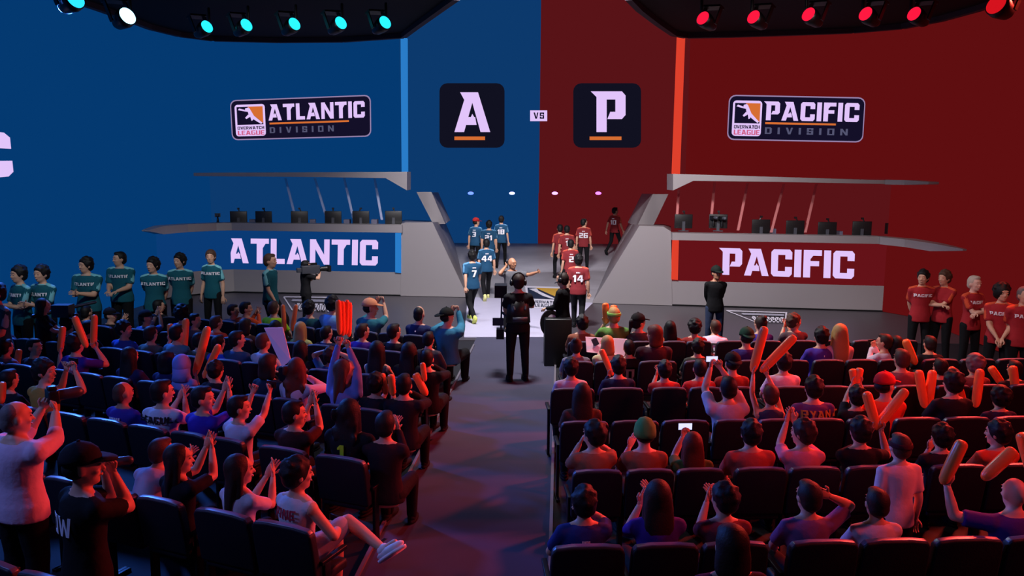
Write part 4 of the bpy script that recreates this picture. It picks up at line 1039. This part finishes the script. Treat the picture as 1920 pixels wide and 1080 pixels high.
# steadicam operator in the aisle
ap = standp(972, 528, 'camera operator in black with headphones standing in the aisle', face=12, arms='steadi', Y=14.35, shirt=(20, 20, 24), hair='short', hc='b', hat='headphones', w=1.02, vox=.016, hand='fist')
o, info, M = ap; b = Blob()
b.loft([(0, 0, .97), (0, 0, 1.15), (0, 0, 1.33)], [(.205, .152), (.19, .145), (.17, .13)], n=16); obj('camera_vest', b, M_GEAR, o, True)
b = Blob(); b.cap((.11, -.02, 1.36), (.09, -.135, 1.2), .02, .02, 8); b.cap((-.11, -.02, 1.36), (-.09, -.135, 1.2), .02, .02, 8); b.box((-.12, -.165, 1.0), (.12, -.145, 1.08)); obj('vest_strap', b, M_GEARG, o, True)
e = empty('camera_stabiliser', label='black stabiliser rig with camera left of the aisle operator', category='camera rig')
YS = 14.75; pt = lambda x, y, dy=0: at_Y(x, y, YS+dy)
b = Blob(); b.cap(pt(941, 556), pt(939, 632), .016, .016, 8); obj('post', b, M_GEARG, e, True)
b = Blob(); c = pt(940, 545); b.box(c+Vector((-.12, -.16, -.11)), c+Vector((.10, .20, .11))); b.cap(c+Vector((0, .2, 0)), c+Vector((0, .36, 0)), .05, .06, 14); obj('camera_body', b, M_GEAR, e)
b = Blob(); c = pt(938, 622); b.box(c+Vector((-.07, -.10, -.12)), c+Vector((.07, .10, .06))); obj('battery_pack', b, M_GEAR, e)
b = Blob(); c = pt(935, 603); b.box(c+Vector((-.11, -.03, -.07)), c+Vector((.09, .0, .07))); obj('monitor', b, M_GEARG, e)
b = Blob(); b.cap(pt(942, 586), pt(954, 598, -.2), .02, .02, 8); b.cap(pt(954, 598, -.2), pt(965, 588, -.35), .02, .02, 8); obj('support_arm', b, M_GEARG, e, True)
# headphones person at right of the walkway
fp = standp(1056, 523, 'crew member in black sweater and headphones, facing the stage', face=62, arms='waist', Y=15.75, shirt=(14, 14, 17), sleeve='long', hair='short', hc='b', hat='headphones', vox=.016)
e = empty('reflector_case', label='round black case with white face held by the crew member', category='case')
c = at_Y(1032, 606, 15.7); b = Blob(); b.loft([c+Vector((0, .05, 0)), c+Vector((0, -.05, 0))], [(.20, .26), (.20, .26)], Vector((1, 0, 0)), Vector((0, 0, 1)), 24); obj('case_body', b, M_GEAR, e)
b = Blob(); b.loft([c+Vector((.03, -.05, .05)), c+Vector((.03, -.058, .05))], [(.10, .13), (.10, .13)], Vector((1, 0, 0)), Vector((0, 0, 1)), 20); obj('white_face', b, M_SIGNW, e)
# black box chair in front of crew member
b = Blob(); c = at_z(1050, 688); b.box((c.x-.30, c.y+.05, -.03), (c.x+.22, c.y+.6, .92)); o = link('road_case', bevel(b.mesh('road_case', [M_GEAR]), .03), None, label='tall black equipment case beside the headphones crew member', category='case')
# man in hat before the red booth
standp(1343, 511, 'person in black sweater and dark cap, hands behind back, before PACIFIC', face=180, arms='behind', shirt=(12, 12, 15), sleeve='long', hair='short', hat='cap', hatc=(18, 26, 22), legs='jeans', skin='m', yaw=15, vox=.018)
# red players at right
kw = dict(shirt=(160, 38, 46), legs='black', vox=.018, scale=1.06, trim=(210, 84, 54), group=GP)
standp(1730, 519, 'person in red jersey with black hair, first of the red lineup', face=170, arms='behind', yaw=-30, hair='messy', prints=PF_P, **kw)
standp(1772, 520, 'person in red jersey with brown hair turned sideways, red lineup', face=120, arms='folded', hair='messy', hc='a', **kw)
standp(1826, 530, 'blond person in red jersey with folded arms, red lineup', face=195, arms='folded', hair='short', hc='w', skin='p', prints=PF_P, w=.95, **kw)
standp(1879, 548, 'person in red jersey with curly black hair, hands clasped low', face=155, arms='clasp', yaw=20, hair='curly', prints=PF_P, **kw)
standp(1920, 552, 'person in red jersey cut off by the right edge', face=175, arms='behind', hair='short', hc='g', prints=PF_P, w=1.05, **kw)

# ------------------------------------------------------------------ seated crowd, left block
DK = (26, 26, 34); NVY = (26, 32, 66); PUR = (70, 40, 140); GRY = (110, 110, 120); WHT = (205, 200, 210); BLU = (50, 90, 190); OLV = (70, 76, 62); RUST = (150, 92, 70)
sit('La', 436, 579, 'person in grey shirt with short hair turned right', shirt=GRY, hc='b', yaw=-75)
pp = sit('La', 460, 575, 'dark-haired person in orange jacket', shirt=(230, 90, 50), sleeve='long', yaw=-60, arms='clap')
sit('La', 512, 574, 'person in neon green T-shirt', shirt=(170, 225, 40), hc='a', hair='short', skin='l')
sit('La', 579, 574, 'person with round black hair in dark teal shirt', shirt=(30, 84, 94), hair='messy')
sit('La', 623, 566, 'dark-haired person in light blue shirt', shirt=(120, 180, 235), hair='messy')
sit('La', 694, 573, 'person in teal shirt with orange-white cap', shirt=(44, 112, 126), hat='cap', hatc=(226, 150, 110), yaw=-60, w=1.05, arms='phone')
sit('La', 785, 585, 'person in navy T-shirt with white collar mark', shirt=(34, 44, 88), hair='buzz', prints=[('__', .40, .03, M_PRW, True, None)])
sit('La', 838, 590, 'large person in teal jacket and dark cap at the aisle', shirt=(50, 120, 150), sleeve='long', hat='capback', hatc=(20, 26, 24), w=1.25, arms='phone', yaw=-40, vox=.018)
sit('La', 296, 580, 'person in dark jacket with black hair, leftmost', shirt=DK, yaw=-40)
sit('Lb', 205, 589, 'person in black cap and black-white jacket turned right', shirt=DK, hat='cap', hatc=(16, 14, 20), yaw=-75, arms='clap')
sit('Lb', 272, 592, 'person in dark cap with light blue collar', shirt=(70, 110, 170), hat='cap', yaw=-60, arms='clapup')
sit('Lb', 341, 584, 'person with curly black hair in blue shirt', shirt=(40, 60, 160), hair='curly')
sit('Lb', 363, 597, 'dark-haired person in grey shirt facing right', shirt=(92, 92, 104), yaw=-70)
sit('Lb', 404, 601, 'brown-haired person in red-orange collar shirt', shirt=(200, 80, 60), hc='a', yaw=-20)
sit('Lb', 459, 606, 'person with long brown hair and brown jacket', shirt=(80, 58, 50), hair='bob', hc='b', sleeve='long')
sit('Lb', 516, 603, 'person with long black hair', shirt=DK, hair='long', scale=.92)
sit('Lb', 563, 613, 'person with long blond hair in yellow-green top', shirt=(190, 215, 130), hair='long', hc='y', w=.92, skin='p')
sit('Lb', 611, 623, 'short-haired person in navy shirt', shirt=(34, 44, 78), yaw=-20)
sit('Lb', 679, 617, 'brown-haired person in purple T-shirt', shirt=PUR, hc='b', yaw=-30)
sit('Lb', 738, 618, 'dark-haired person in black shirt', shirt=DK, yaw=-25)
sit('Lb', 803, 632, 'dark-haired person in grey-black hooded jacket', shirt=(58, 60, 70), sleeve='long')
sit('Lb', 160, 582, 'dark-haired person in black shirt, leftmost', shirt=DK)
sit('Lc', 5, 626, 'grey-haired person in grey shirt cut off by the edge', shirt=GRY, hc='g')
sit('Lc', 126, 603, 'black-haired person behind two orange sticks', shirt=DK, hair='messy')
sit('Lc', 163, 611, 'dark-haired person right of an orange stick', shirt=DK)
sit('Lc', 231, 613, 'dark-haired person in blue shirt facing right', shirt=(52, 80, 170), yaw=-70, hair='messy')
sit('Lc', 281, 622, 'brown-haired person in grey-green T-shirt', shirt=(84, 104, 100), hc='b')
c1 = sit('Lc', 330, 620, 'dark-haired person in patterned blue-white shirt', shirt=(90, 130, 150), arms='lup', tg=((347, 662, .3), (318, 640, .3)), hand='fist')
sit('Lc', 372, 626, 'person in olive jacket', shirt=OLV, sleeve='long', scale=.93)
sit('Lc', 408, 640, 'person in bright blue jacket', shirt=(40, 80, 220), sleeve='long', scale=.92)
sit('Lc', 443, 632, 'dark-haired person in dark blue T-shirt', shirt=(44, 80, 120), yaw=-35)
c2 = sit('Lc', 493, 636, 'short brown-haired person in white T-shirt', shirt=(190, 200, 215), hc='a', yaw=-15, w=.92, arms='lap1')
sit('Lc', 563, 650, 'person with long straight black hair', shirt=DK, hair='long')
sit('Lc', 619, 662, 'brown-haired person with hands on head', shirt=(70, 120, 190), hair='messy', hc='b', arms='headhold')
sit('Lc', 707, 652, 'person with very long black hair and bare shoulders', shirt=(60, 84, 90), hair='long', sleeve='tank', w=.9)
sit('Lc', 767, 655, 'person with long black hair in black top', shirt=DK, hair='long')
sit('Lc', 800, 668, 'person in black jacket at the aisle', turn=12, shirt=(20, 20, 28), sleeve='long', w=1.1, arms='chin')
c3 = sit('Ld', 62, 646, 'black-haired person in profile holding two orange sticks', shirt=(60, 50, 60), yaw=-85, tg=((62, 690, .35), (33, 690, .35)), hand='fist')
sit('Ld', 8, 650, 'person in grey shirt at the left edge', shirt=GRY)
c4 = sit('Ld', 141, 639, 'person in purple jersey raising sticks in both hands', shirt=(60, 44, 150), tg=((181, 654, .15), (113, 664, .25)), hand='fist', prints=[('______', .33, .06, M_PRW, True, None)], hair='messy')
sit('Ld', 242, 663, 'long dark-haired person in dark blue jacket', shirt=(34, 40, 84), hair='long', sleeve='long')
sit('Ld', 311, 671, 'dark-haired person in navy top', shirt=(26, 30, 80), hair='bob')
sit('Ld', 341, 680, 'person with light blue hood up', shirt=(120, 140, 210), sleeve='long', hair=None, hat='hood', hatc=(120, 140, 215))
c5 = sit('Ld', 403, 689, 'black-haired person raising one bent orange stick', shirt=DK, hair='messy', tg=((388, 705, .3), (368, 706, .3)), hand='fist')
sit('Ld', 502, 678, 'person with dark brown bob', shirt=(28, 40, 60), hair='bob', hc='b', w=.92)
c6 = sit('Ld', 555, 692, 'person with long auburn hair in pale top', shirt=(200, 190, 210), hair='longwavy', hc='r', sleeve='long', arms='chin', yaw=15, scale=1.04)
c7 = sit('Ld', 645, 690, 'fair-haired person in tie-dye top lifting four sticks', shirt=(110, 130, 200), hair='long', hc='a', yaw=-60, tg=((650, 632, .15), (636, 634, .2)), hand='fist', sleeve='long')
sit('Ld', 704, 714, 'dark-haired person in black with orange sleeves', shirt=DK, hair='messy', arms='clap')
sit('Ld', 757, 716, 'person in black at the aisle with striped sleeve', turn=14, shirt=(30, 28, 38), sleeve='long', arms='chin', w=1.05)
ch = sit('Le', 82, 703, 'dark-haired person in mustard shirt filming with raised arms', shirt=(170, 130, 60), hair='messy', yaw=-70, tg=((141, 694, .2), (124, 694, .25)), hand='fist', scale=1.08)
sit('Le', 14, 706, 'person in dark shirt at the left edge', shirt=DK)
sit('Le', 228, 731, 'person with shaved head in purple jersey', shirt=(60, 48, 150), hair='buzz', hc='a', skin='m', prints=[('______', .36, .06, M_PRW, True, None)], yaw=-15)
sit('Le', 303, 729, 'dark-haired person in white SEAGULL T-shirt clapping', shirt=(200, 200, 215), arms='clap', prints=[('SEAGULL', .365, .07, M_PRK, True, None)], yaw=-40, turn=10)
sit('Le', 378, 741, 'dark-haired person in purple T-shirt clapping high', shirt=(56, 40, 170), arms='clapup', yaw=-55, turn=-8)
c8 = sit('Le', 446, 758, 'dark-haired person in white T-shirt filming with phone', shirt=(205, 195, 215), arms='phonehigh', yaw=-40, turn=-12, tg=((505, 738, .3), (474, 736, .35)), hand='fist')
sit('Le', 550, 769, 'dark-haired person in black and orange shirt clapping', shirt=(60, 30, 26), arms='clapup', yaw=-45)
sit('Le', 655, 772, 'person with big black hair in black number 1 shirt', shirt=(16, 16, 22), hair='longwavy', w=1.12, scale=1.08, prints=[('1', .27, .14, M_PRY, True, None)])
sit('Le', 722, 790, 'dark-haired person in dark sleeves clapping at the aisle', turn=14, shirt=(34, 22, 30), sleeve='long', arms='clap')
sit('Lf', 250, 848, 'bending person in white patterned shirt', shirt=(180, 175, 200), lean=32, yaw=-20, arms='clapup', hc='a', scale=.97)
sit('Lf', 332, 853, 'person with long black hair in black clapping', shirt=(16, 16, 24), hair='long', arms='clapup', yaw=-40, turn=-10)
sit('Lf', 446, 873, 'person with long brown hair in white top clapping', shirt=(205, 195, 205), hair='long', hc='b', arms='clap', yaw=-35, turn=-8, w=.92)
pm = sit('Lf', 555, 878, 'person in white PINE tank jersey with crossed legs', shirt=(200, 195, 205), sleeve='tank', stance='sitcross', legs='check', lk='shorts', shoes=(225, 220, 228), prints=[('PINE', .355, .075, M_PRR, True, .9)], arms='lap1', yaw=-25, turn=-12, hair='messy', vox=.013, scale=1.03)
# two photographers standing at the left
wp = standp(26, 782, 'person in pale pink long-sleeved shirt photographing with raised arms', face=-22, Y=6.5, shirt=(215, 185, 205), sleeve='rolled', arms='camera', hair='buzz', hc='g', w=1.3, vox=.013, hand='fist',
            tg=((104, 775, .38), (78, 768, .45)), skin='l', yaw=-25)
photo_camera(at_Y(98, 742, 7.0), math.radians(-50), 'black photo camera held up by the pink-shirted photographer', 1.25)
bp = standp(150, 872, 'person in black cap and black lettered T-shirt taking photos', face=-38, Y=5.35, shirt=(16, 16, 20), arms='cameraclose', hair='messy', hat='cap', hatc=(22, 24, 34), yaw=-30, w=1.05, vox=.013, hand='fist',
            tg=((212, 886, .16), (196, 880, .22)), skin='l', prints=[('OW', .26, .13, M_PRW, True, .75)])
photo_camera(at_Y(205, 866, 5.62), math.radians(-75), 'black photo camera at the face of the black-capped photographer', .8)

# ------------------------------------------------------------------ seated crowd, right block
sit('R1', 1091, 602, 'dark-haired person in rust shirt nearest the walkway', shirt=RUST, hair='messy', yaw=15)
d1 = sit('R1', 1151, 588, 'person with green headwear and green shirt raising sticks', shirt=(100, 150, 70), hair='short', hc='y', hat='headband', hatc=(130, 190, 90), tg=((1152, 600, .2), (1133, 608, .2)), hand='fist', w=1.05)
sit('R1', 1198, 600, 'person with dark ponytail in grey hoodie', shirt=(60, 66, 66), sleeve='long', hair='pony', hat='cap', hatc=(20, 20, 22), yaw=-70)
sit('R1', 1257, 611, 'person with long black hair and orange sleeve', shirt=(200, 80, 50), hair='long', sleeve='long')
sit('R1', 1303, 615, 'person with curly black hair in red shirt', shirt=(150, 50, 46), hair='curly', scale=.93)
sit('R1', 1340, 609, 'leaning person in white jersey with dark number', shirt=(225, 215, 235), hair='short', hc='a', lean=28, yaw=25, prints=[('0', .16, .17, M_PRK, True, None)], turn=-20)
sit('R1', 1426, 603, 'person with top bun in purple shirt', shirt=(80, 60, 170), hair='bun', hc='b', yaw=20)
sit('R1', 1490, 599, 'brown-haired person clapping to the right', shirt=(90, 70, 76), hair='messy', hc='a', arms='clap', yaw=-80)
sit('R2', 1081, 645, 'brown-haired person with hair clip in grey top', shirt=(130, 126, 136), hair='bun', hc='b', yaw=-15)
d2 = sit('R2', 1139, 640, 'fair-haired person in white and yellow top', shirt=(220, 210, 160), hair='bob', hc='y', skin='p', arms='clap')
sit('R2', 1227, 622, 'person with chin-length auburn hair in dark jacket', shirt=(60, 34, 44), hair='bob', hc='r', sleeve='long', w=1.1, yaw=30)
sit('R2', 1180, 640, 'person in black jersey with large white number', shirt=(20, 20, 26), scale=.9, prints=[('0', .16, .18, M_PRW, True, None)])
sit('R2', 1309, 646, 'dark-haired person in green-grey shirt', shirt=(66, 70, 62), hair='messy')
sit('R2', 1400, 628, 'person in dark green cap with small white mark', shirt=(50, 40, 110), hat='capback', hatc=(24, 60, 44))
sit('R2', 1540, 626, 'black-haired person in purple jersey', shirt=(80, 60, 170), hair='messy', prints=[('_', .39, .03, M_PRW, True, None)])
sit('R2', 1574, 620, 'person with long straight blond hair', shirt=(200, 180, 190), hair='long', hc='y', skin='p', w=.92, sleeve='long')
d3 = sit('R2', 1660, 637, 'person in white sweater holding up a phone', shirt=(215, 205, 220), sleeve='long', hair='short', hc='b', yaw=30, turn=20, tg=((1640, 650, .3), (1634, 652, .35)), hand='fist')
sit('R2', 1681, 640, 'person with long purple-black hair', shirt=(60, 30, 80), hair='long')
sit('R2', 1745, 640, 'dark-haired person in black beside the red lineup', shirt=DK)
sit('R3', 1071, 684, 'black-haired person in white and red top at the aisle', shirt=(205, 170, 180), hair='messy')
nj = sit('R3', 1160, 681, 'black-haired person in navy jacket', tg=(None, (1141, 706, .28)), hand='fist', shirt=(30, 32, 66), hair='messy', sleeve='long')
sit('R3', 1247, 689, 'black-haired person in red shirt clapping', shirt=(190, 60, 60), hair='messy', arms='clap')
sit('R3', 1313, 686, 'dark-haired person in bright red shirt', shirt=(215, 60, 56), hair='short')
sit('R3', 1374, 676, 'person in dark cap with orange collar', shirt=(150, 60, 50), hat='capback', hatc=(16, 16, 22))
sit('R3', 1470, 674, 'black-haired person in white T-shirt', shirt=(225, 205, 215), hair='messy')
sit('R3', 1691, 668, 'brown-haired person in grey-red shirt', shirt=(130, 80, 86), hair='short', hc='a', arms='rest')
sit('R3', 1829, 690, 'person with curly grey-pink hair', shirt=(120, 60, 60), hair='curly', hc='g', scale=.95)
sit('R3', 1765, 684, 'dark-haired person in black', shirt=DK, hair='short')
sit('R3', 1905, 690, 'person in dark shirt at the right edge', shirt=DK)
sit('R4', 1092, 733, 'person with long brown hair lit red', shirt=(90, 60, 50), hair='long', hc='b')
d4 = sit('R4', 1366, 722, 'dark-haired person in pale grey T-shirt filming overhead', shirt=(190, 182, 200), hair='short', tg=((1350, 688, .25), (1332, 690, .3)), hand='fist', w=1.08)
d5 = sit('R4', 1446, 750, 'child in navy vest raising two orange sticks', shirt=(50, 60, 96), sleeve='tank', hair='short', hc='a', tg=((1437, 700, .2), (1412, 698, .25)), hand='fist', w=.85, scale=.95)
sit('R4', 1526, 722, 'dark-haired person in purple BRYANT jersey', shirt=(90, 60, 130), hair='messy', prints=[('BRYANT', .36, .085, M_PRG, True, None)], w=1.1)
d6 = sit('R4', 1608, 738, 'black-haired person holding short orange sticks up', shirt=DK, hair='messy', tg=((1612, 720, .3), (1598, 720, .3)), hand='fist')
sit('R4', 1661, 717, 'person in red cap and orange shirt facing right', shirt=(240, 80, 50), hat='cap', hatc=(200, 40, 46), yaw=-70, w=1.05)
d7 = sit('R4', 1787, 730, 'black-haired person in black with stick', shirt=DK, hair='messy', scale=1.06)
sit('R4', 1878, 744, 'person with big black hair in dark purple', shirt=(36, 26, 60), hair='curly')
sit('R5', 1114, 808, 'dark-haired person in rust T-shirt facing left', shirt=RUST, hair='messy', arms='chin', yaw=35, tg=(None, (1087, 832, .2)))
sit('R5', 1209, 806, 'person in green-yellow cap and rust T-shirt', shirt=RUST, hat='beanie', hatc=(90, 150, 80), skin='p', yaw=5, tg=(None, (1180, 838, .25)), hand='flat')
d8 = sit('R5', 1300, 826, 'person with long auburn hair holding a lit phone', shirt=(80, 100, 50), hair='long', hc='r', tg=(None, (1280, 818, .3)), hand='fist')
sit('R5', 1409, 806, 'dark-haired person in red T-shirt', shirt=(180, 80, 70), hair='messy', w=1.08)
sit('R5', 1507, 805, 'brown-haired person in pink shirt clapping', shirt=(200, 130, 150), hair='messy', hc='b', arms='clapup', yaw=40)
d9 = sit('R5', 1614, 801, 'black-haired person in black holding two long sticks', shirt=(20, 18, 26), hair='messy', tg=((1652, 808, .25), (1634, 806, .25)), hand='fist')
sit('R5', 1768, 812, 'person in dark shirt raising an open hand', shirt=(36, 24, 34), hair='messy', tg=(None, (1742, 842, .2)), hand='flat')
sit('R5', 1874, 806, 'dark-haired person in orange shirt facing left', shirt=(210, 80, 50), hair='messy', yaw=40)
sit('R6', 1096, 934, 'black-haired person in navy jersey at the aisle', shirt=(34, 44, 110), hair='messy', arms='chin', prints=[('______', .36, .05, M_PRW, True, .5)])
sit('R6', 1234, 922, 'person with long dark hair in purple top', shirt=(70, 40, 150), hair='long', hc='b', arms='clap', tg=(None, (1200, 946, .25)), hand='flat')
sit('R6', 1359, 928, 'dark-haired person in maroon shirt', shirt=(110, 50, 60), hair='messy', arms='clap', yaw=25)
sit('R6', 1518, 924, 'short-haired person with lavender sleeves, hand at head', shirt=(120, 90, 140), hair='short', hc='b', tg=((1554, 930, .05), None), hand='flat', yaw=10)
sit('R6', 1647, 936, 'short-haired person in white T-shirt', shirt=(210, 200, 215), hair='short', hc='b', vox=.014)
standp(1688, 850, 'boy in white T-shirt with dark headband, standing among the seats', Y=6.8, hz=1.63, face=8, shirt=(220, 195, 205), hair='short', hc='a', hat='headband', hatc=(70, 30, 36), arms='down', skin='p', vox=.014)
d10 = sit('R6', 1906, 918, 'bald person in purple shirt raising sticks', shirt=(70, 46, 140), hair=None, skin='p', w=1.15, tg=((1938, 895, .25), (1776, 912, .1)), hand='fist')
standp(1373, 1022, 'person with large dark hair standing at the bottom edge, right block', Y=4.55, face=5, shirt=(40, 40, 66), hair='bob', hc='b', w=1.05, vox=.014)

# ------------------------------------------------------------------ things held up
ST = lambda who: 'orange inflatable stick, '+who
hstick(c4, 0, (177, 590), ST('upright in right hand of purple-jersey person at left'))
hstick(c4, 1, (118, 612), ST('upright in left hand of purple-jersey person at left'))
fstick((163, 652), (139, 593), 11.0, ST('slanting left between two others at far left'))
hstick(c3, 0, (66, 652), ST('right one held by profile person at far left'))
hstick(c3, 1, (36, 655), ST('left one held by profile person at far left'))
fstick((2, 757), (4, 716), 9.5, ST('dim, upright at the left picture edge'))
hstick(c1, 0, (349, 597), ST('tall, by the patterned-shirt person'), r=.055)
hstick(c1, 1, (319, 607), ST('short, by the patterned-shirt person'), r=.05)
hstick(c5, 1, (390, 612), ST('tall slanted one of the black-haired person left of centre'), r=.055)
hstick(c5, 0, (411, 646), ST('short one of the black-haired person left of centre'))
fstick((534, 621), (530, 571), 14.3, ST('left of a V behind the white sign'), r=.04)
fstick((548, 621), (555, 571), 14.3, ST('right of a V behind the white sign'), r=.04)
for i, (a_, b_) in enumerate((((637, 628), (634, 562)), ((643, 630), (641, 564)), ((648, 628), (650, 562)), ((654, 632), (655, 566)))):
    fstick(a_, b_, 9.95+.06*i, ST('%s of four lifted together in the left block' % ordn[i]), r=.036)
fstick((724, 740), (716, 700), 9.7, ST('left one on the lap right of tie-dye person'), r=.04)
fstick((737, 742), (733, 702), 9.7, ST('right one on the lap right of tie-dye person'), r=.045)
fstick((800, 742), (778, 700), 10.1, ST('resting on a lap near the left aisle, lower'), r=.05)
fstick((797, 715), (792, 680), 10.1, ST('upright near the left aisle'), r=.035)
hstick(d1, 1, (1135, 568), ST('upright beside green headwear'), r=.06)
hstick(d1, 0, (1151, 572), ST('short, behind green headwear'), r=.06)
hstick(nj, 1, (1127, 655), ST('in front of the white card'), r=.042)
hstick(d5, 1, (1434, 612), ST('left one lifted by the child in navy vest'), r=.055)
hstick(d5, 0, (1491, 630), ST('right one lifted by the child in navy vest'), r=.055)
hstick(d6, 0, (1613, 690), ST('right stub in front of black-haired person at right'), r=.045)
hstick(d6, 1, (1598, 692), ST('left stub in front of black-haired person at right'), r=.045)
fstick((1717, 684), (1697, 637), 12.3, ST('behind the grey-red shirt'), r=.06)
fstick((1734, 765), (1722, 694), 10.0, ST('left of a pair right of the red cap'), r=.055)
fstick((1740, 763), (1749, 694), 10.0, ST('right of a pair right of the red cap'), r=.055)
hstick(d9, 1, (1624, 735), ST('upright, held by black-shirted person at right'), r=.05)
hstick(d9, 0, (1700, 730), ST('slanting right, held by black-shirted person at right'), r=.05)
fstick((1808, 756), (1783, 688), 10.2, ST('slanting behind black-haired person in black'), r=.05)
fstick((1829, 764), (1838, 692), 10.0, ST('bright, upright, right of black-haired person'), r=.055)
fstick((1880, 722), (1857, 688), 11.5, ST('short slanting one above big black hair'), r=.055)
fstick((1905, 742), (1899, 686), 10.8, ST('upright near the right edge'), r=.055)
hstick(d10, 1, (1806, 826), ST('left one raised by the bald person'), r=.052)
hstick(d10, 0, (1915, 812), ST('right one raised by the bald person'), r=.052)
fstick((1842, 899), (1903, 842), 6.5, ST('slanting right, level with the bald person'), r=.052)
phone_in(c8, 0, 'phone held sideways by the white-shirted filming person')
phone_in(d8, 1, 'lit phone held by the auburn-haired person', lit=True)
phone_in(d4, 1, 'glowing phone held overhead by the pale grey T-shirt person', lit=True)
phone_in(d3, 1, 'phone held by the white-sweater person')
phone_in(pm, 1, 'phone on the lap of the person in PINE jersey')
phone_in(ch, 0, 'phone held up by the mustard-shirted person')
def card(q, Y, label, th=.02):
    P = [at_Y(x, y, Y+dy) for x, y, dy in q]; b = Blob(); b.prism(P, (0, th, 0)); return obj('sign', b, M_SIGNW, label=label, category='sign')
s_ = card(((495, 615, .1), (530, 614, .1), (545, 676, -.15), (529, 688, -.15)), 10.95, 'pale white cardboard sign held beside the white T-shirt person')
s2 = card(((1098, 632, .05), (1176, 636, .05), (1171, 668, -.1), (1100, 660, -.1)), 12.75, 'white card held by the fair-haired person in the right block')
b = Blob(); b.prism([at_Y(x, y, 12.72) for x, y in ((1108, 637), (1118, 633), (1124, 645), (1114, 650))], (0, .01, 0)); obj('printed_picture', b, M_NAVYP if False else mat('card_print', (60, 66, 84), .7), s2)
fill_seats()
bpy.data.scenes.remove(TS)
print('NPEOPLE', len(PEOPLE), 'objects', len(bpy.data.objects))
